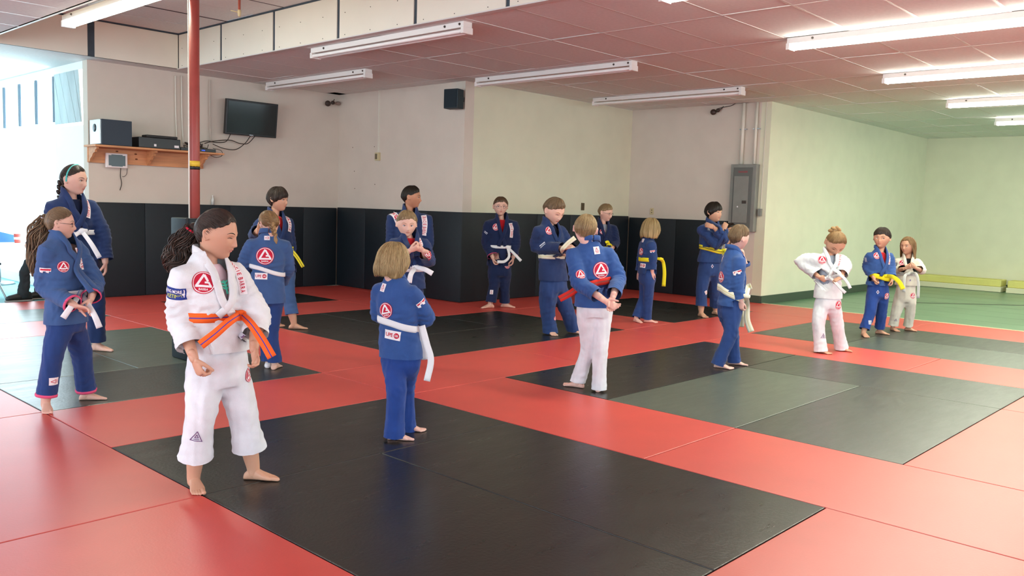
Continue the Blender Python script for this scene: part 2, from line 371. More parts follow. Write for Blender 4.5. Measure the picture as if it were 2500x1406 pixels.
for i in range(9):
    y = 12.53+.69*i; a = Acc(); a.box((4.27, y, 2.275), (4.295, y+.06, 2.885), 0, .004); a.obj('mullion', MATS['frame_slate'], win)
    a = Acc(); a.box((4.33, y+.06, 2.28), (4.345, y+.63, 2.885)); a.obj('pane', pane_glass(), win)
a = Acc(); a.box((4.33, 12.53, .14), (4.345, 18.9, 2.27)); a.obj('window_pane', MATS['pane_glass'], win)
win2 = structure('window_2')
for i in range(4):
    a = Acc(); a.box((-5.9+2.6*i, 18.95, .1), (-3.42+2.6*i, 18.965, 2.85)); a.obj('pane', MATS['pane_glass'], win2)
# ---- wall pads
def pads(parent, p0, p1, out, n, z1=1.235):
    p0 = V3(*p0, 0); p1 = V3(*p1, 0); out = V3(*out, 0); d = (p1-p0)/n; t = .055
    for i in range(n):
        a = p0+d*i+nrm(d)*.001; b = p0+d*(i+1)-nrm(d)*.001; c = (a+b)/2+out*t/2+UP3*(z1/2+.002); A = Acc(); A.obb(c, (b-a)/2, out*t/2, UP3*(z1/2), 0, .007); A.obj('pad_panel', MATS['pad_black'], parent, True)
UP3 = V3(0, 0, 1)
pads(w_tv, (4.36, 11.4), (8.02, 11.4), (0, -1), 6, 1.225); pads(w_jog, (8.08, 11.34), (8.08, 8.47), (-1, 0), 4); pads(w_mid, (8.03, 8.52), (11.89, 8.52), (0, -1), 5); pads(w_pan, (11.95, 8.46), (11.95, 6.62), (-1, 0), 2, 1.215)
# baseboards
def base(name, lo, hi): 
    a = Acc(); a.box(lo, hi, 0, .004); o = a.obj(name, MATS['base_green']); o['kind'] = 'structure'
base('baseboard_right', (11.94, 6.0, -.02), (18.9, 6.02, .11)); base('baseboard_panel', (11.93, 6.02, .0), (11.95, 6.6, .11)); base('baseboard_far', (18.88, -7, -.02), (18.9, 6.0, .11))
# ---- ceilings: lay-in tiles on a T-bar grid
ceil = Acc(); ceil.box((5.33, -7.2, 3.06), (19.2, 11.6, 3.2)); ceil.box((-6.2, 11.1, 3.06), (5.33, 19.1, 3.2)); ceil.box((-6.2, -7.2, 3.06), (3.0, 11.1, 3.2)); ceil.box((2.9, -7.2, 3.53), (5.4, 11.2, 3.6))
ce = ceil.obj('ceiling', MATS['tile']); ce['kind'] = 'structure'
TU, TV = 1.235, .635
tm = Acc(); tm.box((.012, .012, 0), (TU-.012, TV-.012, .018)); tme = None; ntile = 0
def tile(x, y, z, sx=1, sy=1):
    global tme, ntile
    if tme is None: o = tm.obj('ceiling_tile', MATS['tile'], ce); tme = o.data
    else: o = link('ceiling_tile', tme, ce)
    o.location = (x, y, z+.004*((ntile*7) % 3 == 0)); o.scale = (sx, sy, 1); ntile += 1
def bars(x0, x1, y0, y1, z, xs, ys, m='tbar'):
    A = Acc()
    for x in xs: A.box((x-.012, y0, z-.002), (x+.012, y1, z+.012))
    for y in ys: A.box((x0, y-.012, z-.001), (x1, y+.012, z+.0125))
    A.obj('grid_bars', MATS[m], ce)
x0 = 5.36; y0 = 3.83-TV*4
xs = [5.365]+[x0+TU*(i+1) for i in range(11)]; ys = [y0+TV*j for j in range(16)]
for i in range(11):
    for j in range(-3, 12):
        y = y0+TV*j
        if x0+TU*i > 6.8 and y+TV > 8.55 and x0+TU*i > 8: continue
        if x0+TU*i > 11.9 and y > 5.9: continue
        if ntile > 180: break
        tile(x0+TU*i, y, 3.0)
for i in range(3):
    for j in range(12, 16):
        if y0+TV*(j+1) < 11.5: tile(x0+TU*i, y0+TV*j, 3.0, 1 if i < 2 else .3, 1)
big = Acc(); big.box((5.33, -7, 3.004), (18.9, y0-TV*3, 3.02)); big.obj('far_tiles', MATS['tile'], ce); ce.children[-1]['kind'] = 'stuff' if 0 else 'structure'
bars(5.36, 18.9, -7, 11.4, 3.0, xs, [y0+TV*j for j in range(-14, 16)])
A = Acc(); A.box((-6, -7, 3.0), (3.04, 11.08, 3.02)); A.box((-6, 11.1, 3.0), (5.36, 19, 3.02)); A.box((5.36, 11.2, 3.001), (8.1, 11.4, 3.02)); A.box((8.0, 8.0, 3.001), (11.95, 8.52, 3.02)); A.box((11.8, 5.8, 3.001), (18.9, 6.02, 3.02)); A.box((6.5, 8.0, 3.001), (8.25, 11.5, 3.02)); A.obj('low_tiles', MATS['tile'], ce)
bars(-6, 3.03, -7, 11.08, 3.0, [3.03-1.22*i for i in range(7)], [11.05-TV*j for j in range(20)])
# raised bay
for i in range(2):
    for j in range(18): tile(3.04+1.135*i, 11.08-TV*(j+1)-(0), 3.45, 1.135/TU, 1)
bars(3.04, 5.31, -.4, 11.08, 3.45, [4.175], [11.08-1.27*j for j in range(9)], 'tbar_dark')
A = Acc(); A.box((3.0, -7, 3.46), (5.36, -.4, 3.5)); A.obj('bay_tiles', MATS['tile'], ce)
# soffit faces round the raised bay, boards with dark open joints
so = structure('trim_soffit')
joints = [11.08, 9.95, 8.75, 7.52, 6.30, 5.108, 3.9, 2.7, 1.5, .3, -.9]
for i in range(len(joints)-1):
    A = Acc(); A.box((5.305, joints[i+1]+.024, 3.0), (5.335, joints[i]-.024, 3.435 if i else 3.43), 0, .002); A.obj('panel', MATS['soffit'], so)
    S_ = Acc()
    for k_ in range(3):
        for zz in (3.03, 3.25):
            S_.add(*ball((5.3035, joints[i]-.12-.42*k_, zz), .0045, n=6))
    S_.obj('screw', MATS['screw'], so)
A = Acc(); A.box((5.315, -7, 3.0), (5.36, 11.1, 3.46)); A.box((5.30, -7, 3.43), (5.34, 11.09, 3.452)); A.obj('soffit_frame', MATS['slate'], so)
A = Acc(); A.box((5.30, -7, 2.992), (5.37, 11.1, 3.003)); A.obj('edge_angle', MATS['tbar'], so)
for x0_, x1_ in ((4.25, 5.30), (3.04, 4.165)):
    A = Acc(); A.box((x0_, 11.065, 3.0), (x1_, 11.095, 3.43), 0, .002); A.obj('panel', MATS['soffit'], so)
A = Acc(); A.box((3.04, 11.08, 3.0), (5.33, 11.11, 3.46)); A.box((3.9, 11.055, 3.432), (5.31, 11.1, 3.452)); A.obj('soffit_frame', MATS['slate'], so)
A = Acc(); A.box((3.0, -7, 3.0), (3.04, 11.1, 3.47)); A.obj('panel', MATS['soffit'], so)
# sprinkler drop in the bay
t = empty('sprinkler', (4.62, 8.28, 3.45), 'red sprinkler drop pipe hanging from the raised ceiling bay', 'sprinkler')
A = Acc(); A.add(*tube([(4.62, 8.28, 3.46), (4.62, 8.28, 3.24)], [.013, .013], 10)); A.obj('pipe', MATS['copper'], t, True)
A = Acc(); A.add(*tube([(4.62, 8.28, 3.25), (4.62, 8.28, 3.21)], [.02, .016], 10)); A.add(*tube([(4.62, 8.28, 3.235), (4.55, 8.32, 3.25)], [.006, .006], 6)); A.obj('sprinkler_head', MATS['outlet_ivory'], t, True)
# ---- fluorescent strip lights
def strip_light(x, y0, y1, z, lit, label, grp=None):
    t = empty('strip_light', (x, (y0+y1)/2, z), label, 'light', grp)
    A = Acc(); A.box((x-.055, y0, z-.055), (x+.055, y1, z), 0, .004); A.obj('housing', MATS['fixture'], t)
    for s in (-1, 1):
        A = Acc(); A.add(*tube([(x+s*.038, y0+.03, z-.085), (x+s*.038, y1-.03, z-.085)], [.019, .019], 12)); A.obj('tube', MATS['tube_on' if lit else 'tube_off'], t, True)
    for y in (y0+.012, y1-.012):
        A = Acc(); A.box((x-.062, y-.018, z-.11), (x+.062, y+.018, z-.05), 0, .004); A.obj('socket', MATS['fixture'], t)
    for y in (y0+.25, y1-.25, y0+.05):
        A = Acc(); A.add(*tube([(x-.0545, y, z-.025), (x-.057, y, z-.025)], [.012, .012], 8)); A.obj('knockout', MATS['screw'], t)
    if lit:
        l = bpy.data.lights.new('lamp', 'AREA'); l.shape = 'RECTANGLE'; l.size = .12; l.size_y = (y1-y0)*.96; l.energy = lit; l.color = (.92, 1.0, .76)
        o = bpy.data.objects.new('lamp', l); COL.objects.link(o); o.parent = t; o.location = (0, 0, -.112)
    return t
strip_light(5.51, 5.80, 8.24, 3.0, 0, 'unlit strip light along the edge of the raised ceiling bay')
strip_light(6.72, 8.86, 11.2, 3.0, 0, 'unlit strip light above the wall television')
strip_light(8.02, 5.72, 8.22, 3.0, 0, 'unlit strip light hanging beyond the black wall speaker')
strip_light(10.40, 5.66, 8.12, 3.0, 0, 'unlit strip light above the electrical panel wall')
strip_light(7.82, 1.32, 3.80, 3.0, 55, 'largest lit strip light on the right of the ceiling')
strip_light(10.33, 1.32, 3.82, 3.0, 55, 'second lit strip light from the camera')
strip_light(12.96, 1.40, 3.90, 3.0, 55, 'third lit strip light from the camera')
strip_light(15.62, 1.45, 3.95, 3.0, 55, 'farthest lit strip light, smallest, by the right frame edge')
strip_light(5.55, 1.30, 3.72, 3.0, 45, 'lit strip light overhead, only its glow touching the top edge')
strip_light(3.25, 6.75, 9.12, 3.06, 40, 'bright strip light hanging in the raised bay at top left')
A = Acc(); A.add(*tube([(3.75, 5.0, 3.38), (3.75, 9.9, 3.38)], [.022, .022], 10)); o = A.obj('conduit', MATS['conduit'], None, True); tag(o, 'thin white conduit running beside the bright strip light at top left', 'conduit')
# ---- steel pole with a padded foot
t = empty('steel_pole', (3.36, 6.74, 0), 'red painted steel pole rising to the raised ceiling bay', 'pole')
A = Acc(); A.add(*tube([(3.36, 6.74, .002), (3.36, 6.74, 3.448)], [.043, .043], 28, dome=False)); A.obj('post', MATS['pole_red'], t, True)
A = Acc(); v, f = tube([(3.36, 6.74, 1.58), (3.36, 6.74, 1.625)], [.0445, .0445], 28, dome=False); A.add(v, f); A.obj('warning_tape', MATS['tape_yellow'], t, True)
A = Acc(); A.add(*loft([ring((3.36, 6.74, 1.555+z), V3(.0448, 0, 0), V3(0, .0448, 0), 12) for z in (0, .028)])); A.obj('warning_tape', MATS['black_plastic'], t, True)
A = Acc(); A.add(*tube([(3.305, 6.72, .01), (3.305, 6.72, 3.44)], [.006, .006], 8, dome=False)); A.obj('conduit', MATS['conduit'], t, True)
A = Acc()
for dx, dy, sx, sy in ((-.12, 0, .02, .13), (.12, 0, .02, .13), (0, -.12, .11, .02), (0, .12, .11, .02)): A.box((3.36+dx-sx, 6.74+dy-sy, .002), (3.36+dx+sx, 6.74+dy+sy, 1.16), 0, .008)
o = A.obj('pole_pad', MATS['pad_black'], t, True)
# ---- television and its cables
t = empty('television', (6.46, 11.3, 2.22), 'black flat television on the wall above the pads', 'television')
c = V3(6.46, 11.24, 2.47); ax = nrm(V3(1, -.02, 0)); n_ = V3(0, -1, -.12)/math.hypot(1, .12); az = np.cross(ax, n_)*-1; az = az if az[2] > 0 else -az
A = Acc(); A.obb(c, ax*.40, n_*.03, az*.245, 0, .008); A.obj('bezel', MATS['black_plastic'], t)
A = Acc(); A.obb(c+n_*.031, ax*.375, n_*.002, az*.218, 0); A.obj('screen', MATS['screen'], t)
A = Acc(); A.obb(c+n_*.032-az*.232, ax*.03, n_*.002, az*.005, 0); A.obj('badge', MATS['silver'], t)
A = Acc(); A.box((6.38, 11.27, 2.38), (6.54, 11.399, 2.56), 0, .004); A.obj('bracket', MATS['black_plastic'], t)
def cable(name, pts, r, m, label, parent=None):
    A = Acc(); A.add(*tube(pts, [r]*len(pts), 7, k=7)); o = A.obj(name, MATS[m], parent, True)
    if parent is None: tag(o, label, 'cable')
    return o
def px(Y, *L): return [ony(u, v, Y) for u, v in L]
cable('cable', px(11.33, (563, 327), (552, 345), (530, 348), (505, 344), (488, 348)), .006, 'cable', 'black cable drooping from the left of the television to the shelf')
cable('cable', px(11.32, (623, 332), (605, 350), (585, 350), (560, 342), (520, 345), (500, 350)), .006, 'cable', 'black cable looping from the middle of the television')
cable('cable', px(11.28, (612, 331), (598, 350), (575, 365), (545, 362), (520, 352)), .006, 'cable', 'lowest black cable hanging under the television')
cable('cable', px(11.30, (520, 362), (540, 368), (542, 380), (528, 384), (515, 380)), .004, 'cable', 'thin cable loop at the right end of the shelf')
cable('cord', px(11.36, (513, 196), (513, 280), (514, 345)), .010, 'cable_light', 'pale cord running down the wall beside the red pole')
for u in (428, 443):
    cable('cord', px(11.375, (u, 186), (u+1, 270), (u+4, 350)), .009, 'conduit', 'pale conduit down the wall above the shelf, %s of the pair' % ('left one' if u < 435 else 'right one'))
# ---- pine shelf with brackets
t = empty('wall_shelf', (5.05, 11.3, 1.70), 'pine wall shelf with scrolled brackets holding the stereo gear', 'shelf')
A = Acc(); A.box((4.22, 11.02, 1.915), (5.93, 11.39, 1.94), 0, .004); A.obj('shelf_board', MATS['pine'], t)
A = Acc(); A.box((4.26, 11.365, 1.725), (5.80, 11.395, 1.914), 0, .003); A.obj('back_rail', MATS['pine'], t)
for x in (4.28, 5.02, 5.74):
    A = Acc(); pr = [(11.364, 1.73), (11.364, 1.914), (11.10, 1.914), (11.105, 1.89), (11.15, 1.88), (11.16, 1.85), (11.21, 1.84), (11.25, 1.80), (11.30, 1.775), (11.33, 1.735)]
    n_p = len(pr); A.add([(x-.014, y, z) for y, z in pr]+[(x+.014, y, z) for y, z in pr], [tuple(range(n_p)), tuple(range(2*n_p-1, n_p-1, -1))]+[(i, i+n_p, (i+1) % n_p+n_p, (i+1) % n_p) for i in range(n_p)]); A.obj('bracket', MATS['pine'], t)
for x, z in ((4.36, 1.88), (4.62, 1.885), (4.86, 1.865), (4.87, 1.80)):
    A = Acc(); A.add(*ball((x, 11.364, z), .018, .003, .010, n=8)); A.obj('wood_knot', MATS['knot_wood'], t, True)
t = empty('subwoofer', (4.47, 11.18, 1.94), 'black subwoofer box with silver side at the left end of the shelf', 'speaker')
A = Acc(); A.box((4.30, 11.02, 1.942), (4.67, 11.36, 2.255), 0, .004); A.obj('cabinet', mat('sub_navy', srgb('26323F'), rough=.5), t)
A = Acc(); A.box((4.283, 11.04, 1.95), (4.302, 11.35, 2.25), 0, .003); A.obj('side_panel', MATS['silver'], t)
A = Acc(); A.add(*tube([(4.285, 11.2, 2.15), (4.279, 11.2, 2.15)], [.05, .05], 18, dome=False)); A.obj('port', MATS['black_plastic'], t, True)
t = empty('stereo_receiver', (5.03, 11.2, 1.94), 'wide black receiver on the shelf, flat box on its top', 'stereo')
A = Acc(); A.box((4.76, 11.03, 1.942), (5.31, 11.34, 2.075), 0, .006); A.obj('case', MATS['black_plastic'], t)
for x, w_ in ((4.955, .03), (5.225, .06)):
    A = Acc(); A.box((x, 11.026, 1.965), (x+w_, 11.029, 1.995)); A.obj('sticker', MATS['patch_white'] if 'patch_white' in MATS else mat('patch_white', srgb('ECE8EA'), rough=.7), t)
t = empty('center_speaker', (5.08, 11.2, 2.076), 'slim black speaker bar lying on top of the receiver', 'speaker')
A = Acc(); A.box((4.87, 11.05, 2.077), (5.28, 11.2, 2.11), 0, .006); A.obj('case', mat('dark_brown', srgb('1D1B1B'), rough=.5), t)
t = empty('cable_box', (5.68, 11.15, 1.94), 'small black device with a blue light at the right end of the shelf', 'device')
A = Acc(); A.box((5.58, 11.05, 1.942), (5.82, 11.25, 1.985), 0, .004); A.obj('case', MATS['black_plastic'], t)
A = Acc(); A.box((5.615, 11.047, 1.955), (5.66, 11.05, 1.965)); A.obj('indicator', mat('blue_led', srgb('3A5BFF'), emit=srgb('3A5BFF'), estr=1.5), t)
t = empty('power_strip', (5.40, 11.1, 1.94), 'dark adapter block among the tangle on the shelf', 'adapter')
A = Acc(); A.box((5.34, 11.08, 1.942), (5.46, 11.16, 1.985), 0, .005); A.obj('case', MATS['black_plastic'], t)
A = Acc(); rr_ = np.random.RandomState(3)
for i in range(12):
    p = [V3(5.48+.38*rr_.rand(), 11.27+.08*rr_.rand(), 1.95+.12*rr_.rand()) for _ in range(5)]; A.add(*tube(p, [.005]*5, 6, k=6))
o = A.obj('cable_tangle', MATS['cable'], None, True); tag(o, 'tangle of black cables heaped on the right end of the shelf', 'cable', kind='stuff')
# ---- small wall tablet
t = empty('wall_monitor', (4.60, 11.36, 1.67), 'small white-framed screen mounted on the rail below the shelf', 'screen')
c = V3(4.60, 11.33, 1.765); A = Acc(); A.box((4.465, 11.315, 1.672), (4.735, 11.362, 1.858), 0, .008); A.obj('frame', mat('white_plastic', srgb('E6DEDC'), rough=.4), t)
A = Acc(); A.box((4.495, 11.311, 1.70), (4.705, 11.314, 1.83)); A.box((4.53, 11.3105, 1.69), (4.67, 11.314, 1.84)); A.obj('screen', mat('screen_grey', srgb('3E4E52'), rough=.2), t)
cable('cord', px(11.38, (295, 410), (294, 430), (297, 448), (293, 464)), .005, 'cable', 'short dark cord hanging below the small white-framed screen')
cable('cord', px(11.38, (311, 411), (309, 425), (303, 431), (299, 431)), .003, 'cable', 'thin looped cord beside the short dark cord under the small screen')
# ---- corner speaker, emergency lamps, outlets
t = empty('wall_speaker', (8.02, 8.6, 2.62), 'black box speaker hung high on the jutting wall corner', 'speaker')
A = Acc(); A.obb((7.93, 8.585, 2.745), V3(.075, .02, 0), V3(-.02, .115, 0), V3(0, 0, .128), 0, .008); A.obj('cabinet', mat('speaker_blue', srgb('1E2C34'), rough=.55), t)
A = Acc(); A.obb((7.852, 8.565, 2.745), V3(.004, .001, 0), V3(-.018, .100, 0), V3(0, 0, .112), 0); A.obj('grille', mat('grille', srgb('16242C'), rough=.8), t)
A = Acc(); A.box((8.0, 8.53, 2.72), (8.08, 8.57, 2.78), 0, .004); A.obj('bracket', MATS['black_plastic'], t)
def emerg(x, y, z, out, label, cord):
    t = empty('emergency_lamp', (x, y, z), label, 'lamp'); o = V3(*out, 0); s = V3(o[1], -o[0], 0)
    A = Acc(); c = V3(x, y, z)
    A.add(*ball(c+o*.04+s*.035-UP3*.01, .05, .035, .045, s, o, UP3)); A.add(*ball(c+o*.05-s*.05+UP3*.01, .032, .028, .030, s, o, UP3)); A.obj('lamp_head', mat('lamp_brown', srgb('3A2C26'), rough=.5), t, True)
    A = Acc(); A.add(*tube([c-s*.05+o*.03, c-s*.09+UP3*.04+o*.01, c-s*.11+UP3*.07+o*.0], [.006]*3, 6, k=5)); A.obj('cord', MATS['cable'], t, True)
    return t
emerg(7.85, 11.36, 2.845, (0, -1), 'brown lamp head high in the corner near the television', 0)
A = Acc(); A.add(*ball((8.02, 11.34, 2.86), .05, .012, .03)); o = A.obj('wall_plate', mat('plate', srgb('8C7C72'), rough=.6), None, True); tag(o, 'oval plate in the corner beside the brown lamp head', 'plate')
emerg(11.94, 6.93, 2.90, (-1, 0), 'brown lamp head high on the wall beside the conduits', 1)
cable('cord', [onx(u, v, 11.93) for u, v in ((1750, 266), (1765, 262), (1785, 258), (1800, 250), (1812, 247))], .005, 'cable', 'thin dark cord from the brown lamp head to the conduit')
def outlet(name, c, ax, n_, h, m, label):
    t = empty(name, c, label, 'outlet'); c = V3(*c); ax = V3(*ax); n_ = V3(*n_); A = Acc(); A.obb(c, ax*.036*h, n_*.006, UP3*.058*h, 0, .003); A.obj('plate', MATS[m], t)
    A = Acc(); A.obb(c+n_*.007+UP3*.02, ax*.008, n_*.001, UP3*.007); A.obb(c+n_*.007-UP3*.02, ax*.008, n_*.001, UP3*.007); A.obj('socket', MATS['screw'], t)
outlet('outlet', (10.70, 8.512, 1.37), (1, 0, 0), (0, -1, 0), 1.0, 'outlet_dark', 'dark metal outlet plate on the cream wall above the pads')
outlet('outlet', (11.942, 8.04, 1.33), (0, 1, 0), (-1, 0, 0), .9, 'outlet_ivory', 'ivory outlet plate above the pads on the electrical panel wall')
t = empty('surface_outlet', (8.07, 10.37, 2.0), 'surface outlet box at the end of a long white raceway', 'outlet')
A = Acc(); A.box((8.03, 10.33, 1.96), (8.08, 10.41, 2.08), 0, .004); A.obj('box', MATS['outlet_ivory'], t)
A = Acc(); A.box((8.065, 10.36, 2.08), (8.08, 10.385, 3.0)); A.obj('raceway', MATS['conduit'], t)
A = Acc(); A.box((8.026, 10.35, 1.98), (8.03, 10.365, 2.06)); A.box((8.026, 10.38, 1.98), (8.03, 10.395, 2.06)); A.obj('socket', MATS['screw'], t)
# ---- electrical panel and conduits
t = empty('electrical_panel', (11.94, 6.35, 1.07), 'tall grey electrical panel with red lettering on the wall end', 'electrical panel')
A = Acc(); A.box((11.84, 6.155, 1.07), (11.949, 6.575, 2.08), 0, .004); A.obj('cabinet', MATS['panel_grey'], t)
A = Acc(); A.box((11.828, 6.21, 1.12), (11.84, 6.52, 2.03), 0, .004); A.obj('cover', MATS['panel_dark'], t)
A = Acc(); A.box((11.818, 6.26, 1.20), (11.828, 6.50, 1.90), 0, .003); A.obj('door', MATS['panel_grey'], t)
A = Acc(); A.box((11.81, 6.28, 1.49), (11.819, 6.35, 1.535), 0, .002); A.obj('latch', MATS['screw'], t)
A = Acc(); A.add(*tube([(11.817, 6.42, 1.44), (11.814, 6.42, 1.44)], [.012, .012], 10, dome=False)); A.obj('sticker', MATS['patch_white'], t, True)
def letters(text, c, ax, up, h, m, parent, name='lettering', maxw=None):
    cu = bpy.data.curves.new('t', 'FONT'); cu.body = text; cu.size = 1; cu.offset = .01; o = bpy.data.objects.new('t', cu); COL.objects.link(o); dg = bpy.context.evaluated_depsgraph_get(); me = o.evaluated_get(dg).to_mesh()
    V = np.array([v.co[:2] for v in me.vertices]); F = [tuple(p.vertices) for p in me.polygons]; o.evaluated_get(dg).to_mesh_clear(); bpy.data.objects.remove(o)
    mn, mx = V.min(0), V.max(0); V = (V-(mn+mx)/2)/(mx-mn)[1]*h; 
    if maxw: V[:, 0] *= maxw/(V[:, 0].max()-V[:, 0].min())
    A = Acc(); A.add([np.asarray(c)+np.asarray(ax)*x+np.asarray(up)*y for x, y in V], F); return A.obj(name, MATS[m], parent)
mat('danger_red', srgb('B03038'), rough=.5)
letters('DANGER', (11.826, 6.36, 1.965), (0, -1, 0), (0, 0, 1), .026, 'danger_red', t, maxw=.15)
for y, lb in ((6.45, 'white conduit above the panel, the one farther from the corner'), (6.235, 'white conduit above the panel, the one nearer the corner')):
    t = empty('conduit', (11.92, y, 2.08), lb, 'conduit'); A = Acc(); A.add(*tube([(11.91, y, 2.085), (11.91, y, 2.998)], [.027 if y > 6.4 else .021]*2, 14, dome=False)); A.obj('pipe', MATS['conduit'], t, True)
    A = Acc(); A.box((11.90, y-.06, 2.60), (11.95, y+.05, 2.615)); A.obj('strap', MATS['silver'], t)
t = empty('switch_box', (11.93, 6.10, 1.36), 'small grey box beside the electrical panel near the wall corner', 'outlet')
A = Acc(); A.box((11.90, 6.075, 1.31), (11.95, 6.13, 1.42), 0, .004); A.obj('box', MATS['panel_grey'], t); A = Acc(); A.add(*tube([(11.942, 6.10, 1.42), (11.942, 6.095, 2.99)], [.006, .006], 6)); A.obj('raceway', MATS['conduit'], t, True)
# ---- folded yellow mats along the far wall
for y0_, y1_, lb in ((4.33, 5.98, 'long yellow foam block with cream side at the foot of the far wall'), (1.4, 4.24, 'second yellow foam block, at the right frame edge by the far wall')):
    t = empty('foam_block', (18.6, (y0_+y1_)/2, -.02), lb, 'foam block')
    A = Acc(); A.box((18.42, y0_, -.018), (18.87, y1_, .085), 0, .01); A.obj('side_cover', MATS['cream_side'], t); A = Acc(); A.box((18.46, y0_+.01, .086), (18.87, y1_-.01, .215), 0, .015); A.obj('top_foam', MATS['yellow_foam'], t)
# ---- bottle on the pad ledge behind the pole
t = empty('water_bottle', (5.94, 11.37, 1.228), 'clear plastic bottle standing on top of the black wall pad', 'bottle')
A = Acc(); A.add(*tube([(5.94, 11.372, 1.23), (5.94, 11.372, 1.30), (5.94, 11.372, 1.33), (5.94, 11.372, 1.345)], [.022, .022, .011, .010], 14, dome=False)); A.obj('bottle_body', mat('clear_plastic', srgb('C9CFC9'), rough=.15), t, True)
A = Acc(); A.add(*tube([(5.94, 11.372, 1.345), (5.94, 11.372, 1.36)], [.012, .012], 10, dome=False)); A.obj('cap', MATS['white_plastic'], t, True)
# nail heads in the wall
A = Acc()
for u, v in ((809, 363), (861, 360), (914, 358), (865, 418), (811, 449), (915, 450), (866, 460)): p = onx(u, v, 8.078); A.add(*ball(p, .004, .008, .008, n=6))
A.obj('nail', MATS['nail'], w_jog, True)
# ================================================================== people
UP = V3(0, 0, 1)
def hd(az, lat, th=0.0):
    az, lat = np.broadcast_arrays(np.asarray(az, float), np.asarray(lat, float))
    sa, ca, sl, z = np.sin(az), np.cos(az), np.sin(lat), .5*np.cos(lat)
    low = np.clip((-.02-z)/.48, 0, 1)
    c_ = np.clip(ca, 0, 1); asl = np.abs(sl)+1e-9; sle = np.where(z < 0, asl**(.80-.46*c_), sl); slx = np.where(z < 0, asl**.68, sl)
    a = .385*(1-.40*low**1.3); b = np.where(ca > 0, .405*(1-.08*low), .445*(1-.5*low))
    return np.stack([a*sa*slx, b*ca*sle, z], -1)*(1+2.1*np.asarray(th)[..., None] if np.ndim(th) else 1+2.1*th)
def head_grid():
    A = np.arange(60)*2*PI/60; Lt = np.linspace(.08, PI-.08, 40)
    P = hd(A[None, :], Lt[:, None]); x, y, z = P[..., 0], P[..., 1], P[..., 2]
    w = np.clip(y/.12, 0, 1); w = w*w*(3-2*w)
    g = lambda x0, z0, sx, sz: np.exp(-((np.abs(x)-x0)/sx)**2-((z-z0)/sz)**2)
    d = -.036*g(.148, -.01, .075, .05)+.018*g(.12, .075, .14, .035)+.016*g(.2, -.17, .09, .09)
    na = np.interp(z, [-.21, -.19, -.16, -.08, -.02, .04, .09], [0, .072, .112, .066, .030, .008, 0]); sx = np.interp(z, [-.2, -.1, .05], [.046, .030, .026])
    d += na*np.exp(-(x/sx)**2)+.022*g(.05, -.165, .022, .02)
    d += .030*g(0, -.250, .09, .035)+.012*g(0, -.243, .07, .011)+.016*g(0, -.287, .06, .014)-.012*g(0, -.265, .08, .007)+.034*g(0, -.41, .09, .055)-.012*g(0, -.325, .06, .02)
    P[..., 1] = y+d*w
    return loft(P)
HEADG = head_grid()
def hand(acc, wr, d, n, L, side, curl=.35, spread=.05, thumb_in=0.3):
    d = nrm(d); n = nrm(np.asarray(n, float)-d*np.dot(n, d)); t = np.cross(d, n)*(1 if side > 0 else -1)
    acc.add(*tube([wr-d*.22*L, wr, wr+d*.2*L, wr+d*.42*L, wr+d*.5*L], [(.15*L, .12*L), (.15*L, .10*L), (.20*L, .095*L), (.215*L, .085*L), (.20*L, .07*L)], 14, up=n))
    ln = [.40, .45, .42, .33]
    for i in range(4):
        o = (.155-.103*i)*L; p = wr+d*.45*L+t*o; a = 0; pts = [p]
        dd = nrm(d+t*(1.5-i)*spread)
        for j, (s, c) in enumerate(zip((.42, .32, .26), (.55, 1.0, .8))):
            a += curl*c*(1+.08*i); p = p+(dd*cos(a)+n*sin(a))*s*ln[i]*L; pts.append(p)
        r = (.056-.003*(i == 3))*L
        acc.add(*tube(pts, [r*1.05, r, r*.95, r*.82], 8, up=t))
    b = wr+d*.10*L+t*.12*L; m = nrm(t*(.75-thumb_in)+d*.8+n*(.25+thumb_in)); e = nrm(t*(.3-thumb_in)+d*.9+n*(.35+thumb_in))
    acc.add(*tube([b, b+m*.24*L, b+m*.24*L+e*.2*L, b+m*.24*L+e*.34*L], [.085*L, .068*L, .06*L, .048*L], 8))
def foot(acc, c, d, L, side):
    d = nrm(V3(d[0], d[1], 0)); l = V3(d[1], -d[0], 0); med = -l if side > 0 else l
    st = [(-.27, .06, .11, 0), (-.24, .115, .19, 0), (-.15, .15, .27, 0), (0, .145, .40, 0), (.12, .15, .34, .01), (.27, .175, .25, .02), (.42, .20, .18, .02), (.52, .20, .13, .01), (.57, .17, .10, .0)]
    acc.add(*loft([ring(c+d*s*L+med*m*L+UP*h*L/2, l*w*L, UP*h*L/2, 16, .85) for s, w, h, m in st]))
    for i, (o, s, r) in enumerate(((.125, .76, .062), (.03, .755, .042), (-.035, .73, .04), (-.095, .69, .038), (-.15, .645, .037))):
        p0 = c+d*.46*L+med*o*L; p1 = c+d*(s-.02)*L+med*(o+.008)*L
        acc.add(*tube([p0+UP*.075*L, (p0+p1)/2+UP*.07*L, p1+UP*r*.95*L], [r*L, r*1.02*L, r*.95*L], 8))
def facing(phi, w, r): q = math.radians(phi); return -w*cos(q)+r*sin(q)

